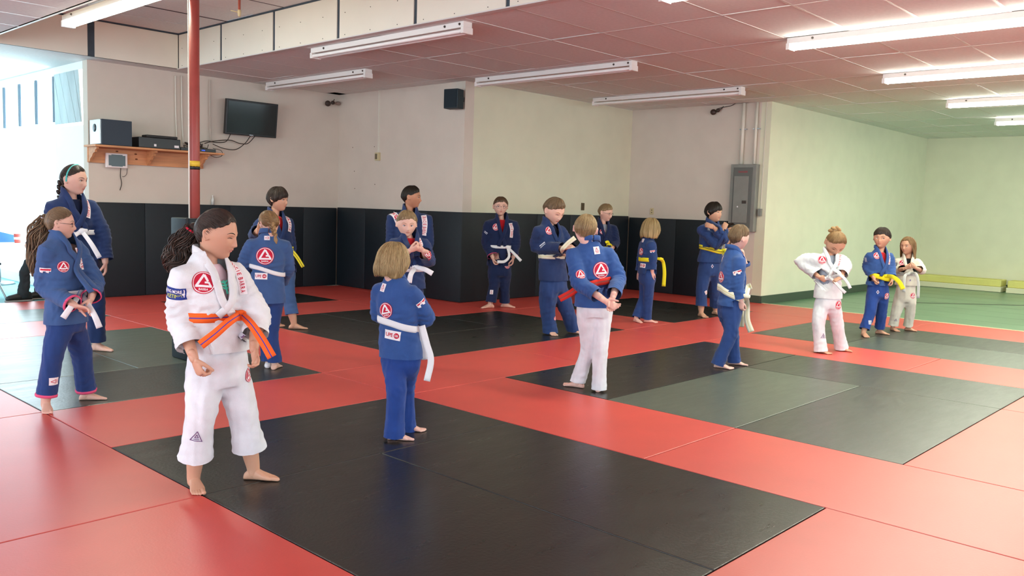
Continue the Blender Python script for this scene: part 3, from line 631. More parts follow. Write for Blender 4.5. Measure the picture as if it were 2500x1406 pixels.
# lettering: glyph outlines triangulated once, then laid on the cloth
_TXT = {}
def glyphs(s):
    if s in _TXT: return _TXT[s]
    c = bpy.data.curves.new('t', 'FONT'); c.body = s; c.size = 1; c.resolution_u = 2; c.offset = .018; c.fill_mode = 'FRONT'
    o = bpy.data.objects.new('t', c); COL.objects.link(o); dg = bpy.context.evaluated_depsgraph_get(); me = o.evaluated_get(dg).to_mesh()
    V = np.array([v.co[:2] for v in me.vertices]); F = [tuple(p.vertices) for p in me.polygons]
    o.evaluated_get(dg).to_mesh_clear(); bpy.data.objects.remove(o); bpy.data.curves.remove(c)
    mn, mx = V.min(0), V.max(0); V = (V-(mn+mx)/2)/(mx-mn)          # -.5..+.5 both ways
    _TXT[s] = (V, F, (mx-mn)[0]/(mx-mn)[1]); return _TXT[s]
def grid2(nx, ny, x0, x1, y0, y1):
    X, Y = np.meshgrid(np.linspace(x0, x1, nx+1), np.linspace(y0, y1, ny+1)); V = np.stack([X.ravel(), Y.ravel()], 1); n = nx+1
    return V, [(j*n+i, j*n+i+1, (j+1)*n+i+1, (j+1)*n+i) for j in range(ny) for i in range(nx)]
def disc2(r, nr=4, n=28):
    V = [(0, 0)]+[(r*k/nr*cos(a), r*k/nr*sin(a)) for k in range(1, nr+1) for a in np.arange(n)*2*PI/n]
    F = [(0, 1+i, 1+(i+1) % n) for i in range(n)]+[(1+(k-1)*n+i, 1+k*n+i, 1+k*n+(i+1) % n, 1+(k-1)*n+(i+1) % n) for k in range(1, nr) for i in range(n)]
    return np.array(V), F
def stroke2(p0, p1, w, seg=5):
    p0, p1 = np.array(p0, float), np.array(p1, float); t = (p1-p0)/np.linalg.norm(p1-p0); q = np.array([-t[1], t[0]])*w/2
    V = []; 
    for s in np.linspace(0, 1, seg+1): V += [p0+(p1-p0)*s-q, p0+(p1-p0)*s+q]
    return np.array(V), [(2*i, 2*i+2, 2*i+3, 2*i+1) for i in range(seg)]
def design(kind, text=None):
    """list of (V2, F, material name, layer); unit half height 1"""
    o = []
    if kind in ('round', 'roundw'):
        o.append((*disc2(1.0), 'patch_red', 0)); 
        a = np.arange(33)*2*PI/32
        V = np.array([(r*cos(t), r*sin(t)) for t in a[:-1] for r in (.86, .93)]); F = [(2*i, 2*i+1, (2*i+3) % 64, (2*i+2) % 64) for i in range(32)]
        o.append((V, F, 'patch_white', 1))
        for p0, p1, w in (((.02, .74), (-.62, -.34), .2), ((-.70, -.32), (.70, -.32), .2), ((.02, .70), (.36, .13), .2), ((.62, -.30), (.40, .08), .18), ((.08, .02), (.48, .02), .17)):
            o.append((*stroke2(p0, p1, w), 'patch_white', 1))
        V, F, r = glyphs('BARRA'); o.append((V*np.array([.78, .2])+np.array([0, -.60]), F, 'patch_white', 1))
    elif kind == 'label':      # small white label with a little triangle mark
        o.append((*grid2(3, 4, -.8, .8, -1, 1), 'patch_white', 0))
        for p0, p1 in (((0, .7), (-.4, -.35)), ((0, .7), (.4, -.35)), ((-.42, -.35), (.42, -.35)), ((-.4, -.65), (.4, -.65))): o.append((*stroke2(p0, p1, .11, 2), 'patch_red', 1))
    elif kind == 'labelb':
        o.append((*grid2(3, 3, -.85, .85, -1, 1), 'patch_pale', 0))
        for p0, p1 in (((-.3, .3), (.3, .3)), ((-.35, -.1), (.35, -.1)), ((-.35, -.5), (.35, -.5))): o.append((*stroke2(p0, p1, .12, 2), 'patch_grey', 1))
    elif kind == 'tri':
        for p0, p1 in (((0, 1), (-1, -.8)), ((0, 1), (1, -.8)), ((-1.05, -.8), (1.05, -.8)), ((-.5, -.5), (.5, -.5)), ((0, .4), (-.3, -.2)), ((0, .4), (.3, -.2)), ((-.35, -.2), (.35, -.2))): o.append((*stroke2(p0, p1, .13, 3), 'patch_plum', 0))
    elif kind == 'diamond':
        o.append((np.array([(0, 1), (-.7, 0), (0, -1), (.7, 0)]), [(0, 1, 2, 3)], 'patch_pale', 0)); o.append((np.array([(0, .6), (-.4, 0), (0, -.6), (.4, 0)]), [(0, 1, 2, 3)], 'patch_plum', 1))
    elif kind == 'navy':
        o.append((*grid2(5, 3, -1.7, 1.7, -1, 1), 'patch_navy', 0))
        V, F, r = glyphs('NG MORE'); o.append((V*np.array([2.6, .6])+np.array([-.1, .38]), F, 'patch_white', 1))
        V, F, r = glyphs('KETING'); o.append((V*np.array([2.6, .6])+np.array([-.1, -.4]), F, 'patch_lime', 1))
        o.append((*stroke2((1.45, .8), (1.45, -.7), .12), 'patch_white', 1))
    elif kind == 'gb':         # rounded white panel with a red disc
        o.append((*grid2(8, 3, -1.95, 1.95, -.9, .9), 'patch_white', 0)); o.append((*grid2(8, 1, -1.95, 1.95, .9, 1.0), 'patch_white', 0)); o.append((*grid2(8, 1, -1.95, 1.95, -1.0, -.9), 'patch_white', 0))
        V, F, r = glyphs(text or 'UPE'); o.append((V*np.array([1.85, .85])+np.array([-.75, 0]), F, 'patch_red', 1))
        V, F = disc2(.62); o.append((V+np.array([1.05, 0]), F, 'patch_red', 1))
        V, F, r = glyphs('GB'); o.append((V*np.array([.8, .5])+np.array([1.05, 0]), F, 'patch_white', 2))
    elif kind == 'ornament':   # white-edged scrap of red lettering on the sleeve
        for p0, p1, w in (((-1.5, .1), (1.5, .5), .95), ((-1.3, -.3), (-.5, -.5), .7), ((.2, -.2), (1.0, -.3), .5)): o.append((*stroke2(p0, p1, w, 5), 'patch_white', 0))
        for p0, p1, w in (((-1.3, .12), (1.4, .5), .45), ((1.0, .2), (1.4, .8), .3)): o.append((*stroke2(p0, p1, w, 5), 'patch_red', 1))
    elif kind == 'grey':
        o.append((*grid2(4, 2, -1.4, 1.4, -1, 1), 'patch_grey', 0)); o.append((*stroke2((-1.1, .3), (1.1, .3), .35, 3), 'patch_pale', 1)); o.append((*stroke2((-1.1, -.4), (.9, -.4), .3, 3), 'patch_pale', 1))
    elif kind == 'leaf':
        for p0, p1, w in (((0, -1), (0, .9), .3), ((0, .5), (-.6, .9), .22), ((0, .5), (.6, .8), .22), ((0, .1), (-.7, .45), .22), ((0, .1), (.6, .4), .22), ((0, -.35), (-.5, 0), .2), ((0, -.35), (.5, 0), .2)): o.append((*stroke2(p0, p1, w, 3), 'patch_teal', 0))
    elif kind == 'stripes':
        for y, w in ((.35, .5), (-.45, .35)): o.append((*stroke2((-1.4, y), (1.3, y+.15), w, 3), 'patch_pale', 0))
    return o
def pmats():
    return [MATS[k] for k in ('patch_red', 'patch_white', 'patch_pale', 'patch_plum', 'patch_navy', 'patch_lime', 'patch_grey', 'patch_teal')]
PI_ = {k: i for i, k in enumerate(('patch_red', 'patch_white', 'patch_pale', 'patch_plum', 'patch_navy', 'patch_lime', 'patch_grey', 'patch_teal'))}
def patch(name, tree, px, py, size, kind, parent, rot=0.0, text=None, label=None, right_hint=None):
    """sewn-on patch: found on the cloth, half height 'size' metres"""
    d = nrm(ray(px, py)); h = tree.ray_cast(Vector(CAM), Vector(d))
    if h[0] is None: return None
    c = V3(*h[0]); n = V3(*h[1])
    ns = [n]
    for dx, dy in ((-4, 0), (4, 0), (0, -4), (0, 4)):
        hh = tree.ray_cast(Vector(CAM), Vector(nrm(ray(px+dx, py+dy))))
        if hh[0] is not None and (V3(*hh[0])-c) @ (V3(*hh[0])-c) < .01: ns.append(V3(*hh[1]))
    n = nrm(sum(ns)); 
    if n @ d > 0: n = -n
    ay = nrm(UP-n*(UP@n)); ax = np.cross(ay, n); q = math.radians(rot); ax, ay = ax*cos(q)+ay*sin(q), ay*cos(q)-ax*sin(q)
    a = Acc()
    for V, F, m, ly in design(kind, text):
        P = []
        for x, y in V:
            p = c+(ax*x+ay*y)*size; hh = tree.ray_cast(Vector(p+n*.09), Vector(-n), .2)
            if hh[0] is not None: P.append(V3(*hh[0])+n*(.0022+.0012*ly))
            else: P.append(p+n*(.0022-.02))
        a.add(P, F, PI_[m])
    o = a.obj(name, pmats(), parent, smooth=False)
    if label: o['label'] = label
    return o
def text_strip(name, tree, pix, width, text, parent, base='patch_white', ink='patch_red'):
    """lettered band sewn along the lapel: runs through pixels on the cloth"""
    P = []; Ns = []
    for px, py in resample(np.array([(x, y, 0) for x, y in pix], float), 4)[:, :2]:
        h = tree.ray_cast(Vector(CAM), Vector(nrm(ray(px, py))))
        if h[0] is None: continue
        p = V3(*h[0]); 
        if P and np.linalg.norm(p-P[-1]) > .08: continue
        n = V3(*h[1]); n = n if n @ ray(px, py) < 0 else -n; P.append(p); Ns.append(n)
    if len(P) < 4: return None
    P = np.array(P); Ns = np.array([nrm(sum(Ns[max(0, i-2):i+3])) for i in range(len(P))])
    S = np.r_[0, np.cumsum(np.linalg.norm(np.diff(P, axis=0), axis=1))]; T = np.gradient(P, axis=0)
    def at(s, t, off):
        c = np.array([np.interp(s, S, P[:, k]) for k in range(3)]); n = nrm([np.interp(s, S, Ns[:, k]) for k in range(3)]); tt = nrm([np.interp(s, S, T[:, k]) for k in range(3)])
        w = nrm(np.cross(n, tt)); return c+w*t+n*off
    a = Acc(); L = S[-1]; V, F = grid2(12, 2, 0, L, -width/2, width/2); a.add([at(x, y, .010-.004*abs(y)/width) for x, y in V], F, PI_[base])
    words = text.split(' '); tot = sum(len(w) for w in words)+.7*(len(words)-1); s = .04*L; unit = .92*L/tot
    for wd in words:
        for ch in wd:
            V, F, r = glyphs(ch); a.add([at(s+unit*.5+x*unit*.78*min(1, r*1.5), y*width*.62, .0115) for x, y in V], F, PI_[ink]); s += unit
        s += .7*unit
    return a.obj(name, pmats(), parent)

def strip(acc, path, width, thick=.004, face=None, m=0, k=6, wl=None):
    """belt tail: flat band along a path, its broad side turned to 'face'"""
    P = resample(path, k); T = np.gradient(P, axis=0); rings = []; A = []
    for i in range(len(P)):
        t = nrm(T[i]); f = nrm(face if face is not None else P[i]-CAM); w = nrm(np.cross(t, f)); n = np.cross(w, t)
        ww = width/2*(1 if wl is None else np.interp(i/(len(P)-1), [0, 1], wl)); X = []
        for s, h in ((-1, -1), (-.33, -1), (.33, -1), (1, -1), (1, 1), (.33, 1), (-.33, 1), (-1, 1)): X.append(P[i]+w*s*ww+n*h*thick/2); A.append(s)
        rings.append(X)
    V, F = loft(rings); acc.add(V, F, m, np.r_[A, 0, 0])

HAIRDEF = {  # lat_end (deg) at |az| = 0, 30, 60, 90, 120, 150, 180 ; drop below (head heights) ; thickness
    'short':  ([59, 62, 72, 88, 108, 122, 126], None, .040),
  'fringe': ([69, 71, 78, 92, 110, 123, 127], None, .050),
    'crew':   ([56, 58, 66, 84, 108, 122, 125], None, .018),
    'mop':    ([80, 82, 96, 114, 126, 131, 133], None, .055),
    'pulled': ([50, 54, 68, 88, 112, 124, 128], None, .020),
    'bob':    ([72, 76, 86, 90, 92, 92, 92], [0, 0, .25, .45, .46, .43, .42], .055),
    'long':   ([52, 58, 84, 90, 92, 92, 92], [0, 0, .05, .70, .90, 1.0, 1.0], .035),
}
def hair(style, Hc, X, Y, Z, H, mats, parent, dens, seed=0, pole=(0, -.35, .94)):
    r = np.random.RandomState(seed); le, dr, th = HAIRDEF[style]; tb = [0, 30, 60, 90, 120, 150, 180]
    toW = lambda P: np.asarray(Hc)+H*(P[..., 0:1]*X+P[..., 1:2]*Y+P[..., 2:3]*Z)
    def lend(az): return np.radians(np.interp(np.degrees(np.abs((az+PI) % (2*PI)-PI)), tb, le))
    def drop(az): return 0*az if dr is None else np.interp(np.degrees(np.abs((az+PI) % (2*PI)-PI)), tb, dr)
    jit = np.radians(1.8)*np.array([sum(sin(k*a*n+s) for k, s in ((5, seed), (9, 2.1), (17, seed*1.3))) for a in np.arange(72)*2*PI/72 for n in (1,)])/1.6
    n = 72; A = np.arange(n)*2*PI/n; M = 20
    def surf(az, s, th, extra=0.0):
        """s 0..1 along the cap then the drop"""
        le_ = lend(az)+extra; dp = drop(az); l1 = .5*le_; tot = l1+dp; sm = s*tot
        lat = np.clip(sm/np.maximum(l1, 1e-6), 0, 1)*le_; dz = np.clip(sm-l1, 0, None)
        t = th*np.clip(.35+1.4*np.sin(np.clip(s, 0, 1)*PI*.5+.25), 0, 1.15)*np.where(dp > .01, 1, np.clip((1.0-s)*5, .06, 1))
        P = hd(az, lat, t); q = dz/np.maximum(dp, 1e-6)*(dp > .01)
        k = 1+.10*np.sin(q*PI*.8)-.10*q**2 if style == 'bob' else 1+.02*q+.03*np.sin(q*9+az*3)
        P[..., 0] *= k; P[..., 1] *= k; P[..., 2] -= dz
        return P
    S = np.linspace(0.02, 1, M)
    nz = np.array([[sum(.25*sin(a*f+f*1.7+seed+s*3*(f % 3)) for f in (7, 13, 19, 29)) for a in A] for s in S])
    out = surf(A[None, :], S[:, None], th*(1+.35*nz*S[:, None]), jit[None, :]); inn = surf(A[None, :], S[::-1][:, None], 0.004, jit[None, :]-.03)
    rings = [toW(out[i]) for i in range(M)]+[toW(inn[i]) for i in range(M)]
    V, F = loft(rings, cap=True); acc = Acc(); sh = np.tile(.35+.35*np.array([sin(a*11+seed)+sin(a*23+1) for a in A])*.5, 2*M)
    acc.add(V, F, 0, np.clip(np.r_[sh, .3, .3], 0, 1))
    # strands
    ns = dens; K = 7; az = r.uniform(0, 2*PI, ns); p = nrm(pole)
    s0 = r.uniform(.03, .55, ns) if style != 'pulled' else r.uniform(0, .1, ns); s1 = np.minimum(s0+r.uniform(.35, .8, ns), 1.0+.03*r.rand(ns)); w = r.uniform(.0035, .0080, ns); wob = r.uniform(-.10, .10, ns)
    P = np.zeros((ns, K, 3))
    if style == 'pulled':
        e = lend(az)-r.uniform(-.05, .6, ns); E = np.stack([np.sin(az)*np.sin(e), np.cos(az)*np.sin(e), np.cos(e)], 1)
        for k in range(K):
            t = k/(K-1); D = p*(t)+E*(1-t); D /= np.linalg.norm(D, axis=1)[:, None]+1e-9
            P[:, k] = hd(np.arctan2(D[:, 0], D[:, 1]), np.arccos(np.clip(D[:, 2], -1, 1)), np.full(ns, th+.008))
    else:
        for k in range(K):
            s = s0+(s1-s0)*k/(K-1); P[:, k] = surf(az+wob*k/(K-1)*1.2, s, th*1.08+.006*r.rand(ns))
    Wp = toW(P); T = np.gradient(Wp, axis=1); T /= np.linalg.norm(T, axis=2)[..., None]+1e-9
    Nn = Wp-np.asarray(Hc); Nn /= np.linalg.norm(Nn, axis=2)[..., None]; B = np.cross(T, Nn)
    prof = np.sin(np.linspace(.25, PI-.15, K))[None, :, None]*(w*H)[:, None, None]
    tri = np.stack([Wp+B*prof, Wp+Nn*prof*.8, Wp-B*prof], 2).reshape(-1, 3)
    base = (np.arange(ns)*K*3)[:, None]; f = []
    for k in range(K-1):
        for j in range(3): f.append(np.stack([base[:, 0]+k*3+j, base[:, 0]+k*3+(j+1) % 3, base[:, 0]+(k+1)*3+(j+1) % 3, base[:, 0]+(k+1)*3+j], 1))
    acc.add(tri, np.concatenate(f).tolist(), 0, np.repeat(.15+.65*r.rand(ns), K*3))
    return acc.obj('hair', mats, parent, smooth=True, attr='shade')
def rope_hair(acc, path, rad, n, r, w, wave=.15, curl=3):
    """bundle of strands along a path"""
    P = resample(np.hstack([np.asarray(path, float), np.asarray(rad, float)[:, None]]), 11); C = P[:, :3]; R = P[:, 3]; T = np.gradient(C, axis=0)
    acc.add(*tube(C, R*.72, 12), 0, None); acc.A[-1][:] = .3
    for i in range(n):
        a0 = r.uniform(0, 6.28); rr = r.uniform(.55, 1.08); Q = []; e = max(4, int(len(C)*r.uniform(.7, 1))); ph = r.uniform(0, 6.28)
        for j in range(e):
            t = nrm(T[j]); u = nrm(np.cross(t, V3(.3, .2, 1))); v = np.cross(t, u); a = a0+wave*3*sin(j*.16+ph)
            Q.append(C[j]+(u*cos(a)+v*sin(a))*R[j]*(rr+.03*curl*sin(j*.11*curl**.8+ph)))
        V, F = tube(Q, [w*(1-.6*abs(2*j/(e-1)-1)) for j in range(e)], 4, dome=False); acc.add(V, F, 0, np.full(len(V), r.rand()))

def gauss_folds(V, axes):
    D = np.zeros(len(V)); mod = .25+.75*np.clip(wnoise(V, .2, 5)*.6+.4, 0, 1)
    for p, ax, sg, lam, amp, ph, R in axes:
        d = V-p; ax = nrm(ax); s = d@ax; q = d-np.outer(s, ax); rr = np.linalg.norm(q, axis=1)
        u = nrm(np.cross(ax, V3(.31, .83, .2))); v = np.cross(ax, u); an = np.arctan2(q@v, q@u)
        w = np.exp(-(s/sg)**2/2)*np.clip(1.6-rr/R, 0, 1)
        D += amp*w*np.sin(2*PI*s/lam+3.2*np.sin(an+ph)+1.3*np.sin(2*an+ph*2)+ph)*mod
    return D
def snap_cuff(V, Q, c, ax, R):
    ax = nrm(ax); s = (V-c)@ax; q = (V-c)-np.outer(s, ax); near = (np.linalg.norm(q, axis=1) < R) & (s < .16)
    on = near & (s > 0); V = V.copy(); V[on] -= np.outer(s[on], ax); keep = ~on[Q].all(1)
    return V, Q[keep]

def build_person(S):
    Bp = onz(*S['base']); w = nrm(V3(Bp[0], Bp[1], 0)); r = V3(w[1], -w[0], 0); D0 = math.hypot(Bp[0], Bp[1])
    def J(px, py, d=0.0):
        q = ray(px, py); t = (D0+d)/(q[0]*w[0]+q[1]*w[1]); return CAM+q*t
    pxm = FPX/(RM[2]@(Bp+UP*.8-CAM))            # pixels per metre there
    k = S.get('k') or (J(S['head'][0], S['head'][1]-S['hh']/2)[2])/1.3
    seed = S.get('seed', int(S['base'][0])); rs = np.random.RandomState(seed)
    root = empty('person', Bp, S['label'], 'person', S.get('group'))
    vx = max(.0034, min(.0062, .00078*D0)); vc = max(.0075, min(.0115, .0013*D0)); fine = D0 < 6.6
    sk = MATS[S.get('skin', 'skin_fair')]; cl = MATS[S['gi']]; pm = MATS[S.get('pants', S['gi'])]; hm = MATS[S['hairm']]
    # head frame
    H = .97*S['hh']/pxm; Hc = J(*S['head'])-UP*.02*H; ph, pt, ro = S['face']; fh = facing(ph, w, r); q = math.radians(pt)
    Y = fh*cos(q)-UP*sin(q); Z = UP*cos(q)+fh*sin(q); X = np.cross(Y, Z); q = math.radians(ro); X, Z = X*cos(q)-Z*sin(q), Z*cos(q)+X*sin(q)
    toW = lambda x, y, z: Hc+H*(X*x+Y*y+Z*z)
    Ps = J(*S['sh']); Pp = J(*S['pe']); fs = facing(S['phi'], w, r); fp = facing(S.get('phip', S['phi']), w, r)
    rs_ = V3(fs[1], -fs[0], 0); rp = V3(fp[1], -fp[0], 0); sw = S.get('sw', .125)*k; tw = S.get('tw', 1.0); rs_h = nrm(rs_+UP*S.get('tilt', 0))
    SH = {+1: Ps+rs_h*sw, -1: Ps-rs_h*sw}
    # ---------------- body (one mesh)
    A = Acc(); hv, hf = HEADG; A.add(Hc+H*(hv[:, :1]*X+hv[:, 1:2]*Y+hv[:, 2:]*Z), hf)
    for s in (1, -1):
        arc = [toW(s*(.355+.045*sin(a)*.6+.02), -.03-.075*cos(a)*.75-.02, -.02+.105*sin(a)+.0) for a in np.radians([-110, -70, -20, 20, 60, 100, 140])]
        arc = [toW(s*(.378+.035*(yy < -.03)), yy, zz) for yy, zz in ((.0, -.10), (-.04, -.13), (-.09, -.06), (-.115, .02), (-.09, .075), (-.03, .085), (.005, .04))]
        A.add(*tube(arc, [.020*H, .022*H, .022*H, .022*H, .021*H, .019*H, .014*H], 8, k=2)); 
        A.add(*ball(toW(s*.380, -.05, -.02), .022*H, .06*H, .085*H, X, Y, Z))
    nb = Ps+UP*.015*k-fs*.012*k; nr = .185*H*S.get('nk', 1)
    A.add(*tube([toW(0, -.10, -.12), toW(0, -.09, -.30), (toW(0, -.09, -.42)*.5+nb*.5)+UP*.01, nb, nb-UP*.07*k], [nr, nr*.98, nr*.98, nr*1.1, nr*1.3], 16))
    Vh, Qh = remesh(A, vx); ds = np.linalg.norm((Vh-toW(0, .3, -.1))/H, axis=1); Vh = relax(Vh, Qh, 2, .5, np.clip(ds*2.2-.35, .05, 1)); th = bvh(Vh, Qh)
    parts = [(Vh, Qh)]
    core = Acc(); sp = Ps-Pp
    core.add(*loft([ring(Pp-UP*.05*k, rp*.10*k, fp*.07*k, 12), ring(Pp+sp*.3, rp*.085*k, fp*.06*k, 12), ring(Pp+sp*.75, rs_*.10*k, fs*.062*k, 12), ring(Ps-UP*.01, rs_*.085*k, fs*.05*k, 12), ring(nb, rs_*.045*k, fs*.04*k, 12)]))
    WR = {}
    for s, ky in ((1, 'R'), (-1, 'L')):
        if ky not in S: continue
        a = S[ky]; el, wr = J(*a['e']), J(*a['w']); WR[s] = (el, wr, a)
        core.add(*tube([SH[s]-UP*.035*k-rs_*s*.02*k, el, el+(wr-el)*.55, wr], [.036*k, .031*k, .029*k, .021*k], 10, k=2))
    LG = {}
    for s, ky in ((1, 'r'), (-1, 'l')):
        a = S[ky]; fl = onz(*a['f']); an = fl+UP*.062*k; da = (fl-Bp)@w; kn = J(a['k'][0], a['k'][1], (a['k'][2] if len(a['k']) > 2 else 0)+da*.5) if 'k' in a else None; hp = Pp+rp*.062*k*s*tw-UP*.03*k
        if kn is None: kn = (hp+an)/2+fp*.02
        LG[s] = (hp, kn, an, fl, a); core.add(*tube([hp, kn, kn*.35+an*.65, an, fl+UP*.035], [.06*k, .044*k, .042*k, .029*k*tw, .03*k], 12, k=2))
    parts.append(remesh(core, max(.0065, vx*1.5)))
    for s in WR:
        el, wr, a = WR[s]
        if a.get('hand') is None: continue
        dv, nv, cu = a['hand'][:3]; hd_ = r*dv[0]+w*dv[1]+UP*dv[2]; nn = r*nv[0]+w*nv[1]+UP*nv[2]
        B = Acc(); L = .132*k*a.get('hs', 1); hand(B, wr, hd_, nn, L, s, cu, thumb_in=a.get('ti', .3)); B.add(*tube([wr-(nrm(wr-el))*.05, wr], [.022*k, .02*k], 10)); parts.append(remesh(B, max(.0026, min(.0042, vx*.66))))
    for s in LG:
        hp, kn, an, fl, a = LG[s]
        if a.get('hide'): continue
        B = Acc(); dd = facing(a['d'], w, r); foot(B, fl, dd, .168*k, s); B.add(*tube([fl+UP*.04*k, an, kn*.3+an*.7], [.026*k, .027*k*tw, .034*k*tw], 12)); 
        v, f = remesh(B, max(.0028, min(.0045, vx*.75))); parts.append((relax(v, f, 1, .4), f))
    o = 0; VV = []; QQ = []
    for v, f in parts: VV.append(v); QQ.append(f+o); o += len(v)
    body = mkobj('body', np.concatenate(VV), np.concatenate(QQ), sk, root)
    if S.get('bandage'):
        hp, kn, an, fl, a_ = LG[-1]; dd = facing(a_['d'], w, r); l_ = V3(dd[1], -dd[0], 0); B = Acc(); L = .168*k
        B.add(*tube([fl+dd*s_*L+UP*h_*L for s_, h_ in ((-.18, .12), (0, .19), (.2, .15), (.36, .11))], [(.165*L, .13*L), (.17*L, .21*L), (.195*L, .155*L), (.215*L, .12*L)], 16, up=UP)); B.obj('bandage', MATS['patch_white'], root, True)
    # ---------------- face
    def fp_(x, z, back=0.0):
        h = th.ray_cast(Vector(toW(x, 1.0, z)), Vector(-Y)); return (V3(*h[0]) if h[0] is not None else toW(x, .38, z))-Y*back*H
    if S.get('faceparts', True):
        op = S.get('open', 1.0)
        for s in (1, -1):
            e = Acc(); c = fp_(s*.148, -.012, .010)
            e.add(*ball(c, .055*H, .020*H, .026*H*op+.002*H, X, Y, Z), 0)
            if op > .4:
                g = S.get('gaze', 0)*.02; e.add(*ball(c+X*g*H+Y*.0125*H, .0225*H, .0105*H, .023*H, X, Y, Z), 1)
            e.add(*tube([fp_(s*.15+dx, -.012+dz*op, -.004) for dx, dz in ((-.06, .0), (-.03, .022), (0, .03), (.03, .024), (.062, -.002))], [.004*H, .008*H, .009*H, .008*H, .004*H], 6, dome=False, k=2), 2)
            e.obj('eye', [MATS['eye_white'] if op > .4 else sk, MATS[S.get('eyem', 'eye_brown')], MATS['lash']], root, True)
            b = Acc(); b.add(*tube([fp_(s*x, z, -.002) for x, z in ((.06, .075), (.12, .10), (.19, .10), (.245, .07))], [(.006*H, .004*H), (.011*H, .005*H), (.009*H, .004*H), (.003*H, .003*H)], 6, up=Y, k=2)); b.obj('eyebrow', MATS[S.get('brow', S['hairm'])], root, True)
        m = Acc(); mw_ = .085
        m.add(*tube([fp_(x*mw_, z, .006) for x, z in ((-1, -.268), (-.5, -.252), (-.15, -.245), (0, -.249), (.15, -.245), (.5, -.252), (1, -.268))], [.004*H, .012*H, .014*H, .012*H, .014*H, .012*H, .004*H], 7, k=2))
        m.add(*tube([fp_(x*mw_, z, .006) for x, z in ((-.95, -.270), (-.5, -.283), (0, -.289), (.5, -.283), (.95, -.270))], [.004*H, .014*H, .017*H, .014*H, .004*H], 7, k=2))
        m.obj('mouth', MATS['lips'], root, True)
    if S.get('glasses'):
        g = Acc()
        for s in (1, -1):
            c = fp_(s*.155, -.02, -.035); cc = toW(s*.155, 0, -.02); c = cc+Y*((c-cc)@Y)
            g.add(*tube([c+X*.10*H*cos(a)+Z*.068*H*sin(a) for a in np.linspace(0, 2*PI, 17)], [.007*H]*17, 6, dome=False))
            g.add(*tube([c+X*s*.10*H+Z*.02*H, toW(s*.375, .2, .01), toW(s*.38, -.05, .02)], [.007*H]*3, 6))
        g.add(*tube([fp_(-.06, -.005, -.02), fp_(0, .005, -.02), fp_(.06, -.005, -.02)], [.007*H]*3, 6)); g.obj('glasses', MATS['frame_dark'], root, True)
    # ---------------- hair
    dens = 1500 if fine else (600 if D0 < 9.5 else 320)
    hair(S['hair'], Hc, X, Y, Z, H, hm, root, dens, seed % 17, S.get('pole', (0, -.6, .8)))
    if 'tail' in S:
        a = Acc(); T = S['tail']; rope_hair(a, [J(*p[:3]) for p in T], [p[3] for p in T], S.get('tn', 60), rs, .0035*(1 if fine else 1.4), curl=S.get('tc', 3)); a.obj(S.get('tname', 'ponytail'), hm, root, True, 'shade')
        t = Acc(); p0, p1 = J(*T[0][:3]), J(*T[1][:3]); p = p0+(p1-p0)*.12; d = nrm(p1-p0); u = nrm(np.cross(d, UP+V3(.1, .2, 0))); v = np.cross(d, u)
        t.add(*tube([p+(u*cos(a)+v*sin(a))*T[0][3]*.95 for a in np.linspace(0, 2*PI, 13)], [.006*k]*13, 6, dome=False)); t.obj('hair_tie', MATS[S.get('tiem', 'patch_red')], root, True)
    if 'braid' in S:
        a = Acc(); P = resample([J(*p[:3]) for p in S['braid']], 4); 
        for i in range(len(P)-1):
            t = nrm(P[i+1]-P[i]); sd = nrm(np.cross(t, w))*(1 if i % 2 else -1); R = S['braid'][0][3]*(1-.25*i/len(P)); d = nrm(t*.8-sd*.6); e = np.cross(d, w)
            V, F = ball(P[i]+sd*R*.38-w*.2*R, R*1.05, R*.62, R*.66, d, nrm(e), w); a.add(V, F, 0, np.full(len(V), .25+.5*(i % 2)))
        e = P[-1]; V, F = tube([e, e+(P[-1]-P[-2])*1.5, e+(P[-1]-P[-2])*3], [.012*k, .016*k, .006*k]); a.add(V, F, 0, np.full(len(V), .6)); a.obj('braid', hm, root, True, 'shade')
    if S.get('band'):
        a = Acc(); Pth = [toW(.395*sin(t), -.02+.0*cos(t), .0)*0+toW(.405*sin(t), .10-.12*abs(sin(t)), .515*cos(t)) for t in np.radians(np.linspace(-98, 98, 15))]
        a.add(*tube(Pth, [(.035*H, .012*H)]*15, 8, up=None)); a.obj('headband', MATS['teal'], root, True)
    # ---------------- under-shirt or bare chest in the neck opening
    a = Acc(); u = Acc()
    us = S.get('shirt'); zw = J(0, S['belt'][1])[2] if False else None
    a.add(*loft([ring(Pp+sp*.35, rp*.10*k, fp*.068*k, 20), ring(Pp+sp*.7, rs_*.107*k, fs*.072*k, 20), ring(Ps-UP*.03*k, rs_*.105*k, fs*.064*k, 20), ring(Ps+UP*.012*k, rs_*.07*k, fs*.052*k, 20), ring(Ps+UP*.03*k, rs_*.05*k, fs*.044*k, 20)]))
    if us: a.obj('shirt', MATS[us], root, True)
    # ---------------- jacket
    G = Acc(); hemz = J(*S['hem'])[2]; bz = J(*S['belt'])[2]
    def spine(z): t = (z-Pp[2])/(Ps[2]-Pp[2]); return (Pp+sp*t) if t > 0 else V3(Pp[0], Pp[1], z)+V3(sp[0], sp[1], 0)*t*.4
    def axes(z): t = min(1, max(0, (z-Pp[2])/(Ps[2]-Pp[2]))); rr = nrm(rp*(1-t)+rs_*t); ff = nrm(fp*(1-t)+fs*t); return rr, ff
    wd = S.get('wd', 1.0)*k*tw; dp = S.get('dp', 1.0)*k*tw
    prof = [(hemz-.02, .150, .108), (hemz+.25*(bz-hemz), .146, .106), (bz-.035*k, .128, .098), (bz, .120, .092), (bz+.035*k, .134, .103), (bz+.5*(Ps[2]-.06*k-bz), .140, .106), (Ps[2]-.065*k, .134, .098), (Ps[2]-.022*k, .121, .085), (Ps[2]+.020*k, .100, .074), (Ps[2]+.058*k, .072, .062), (Ps[2]+.092*k, .053, .050)]
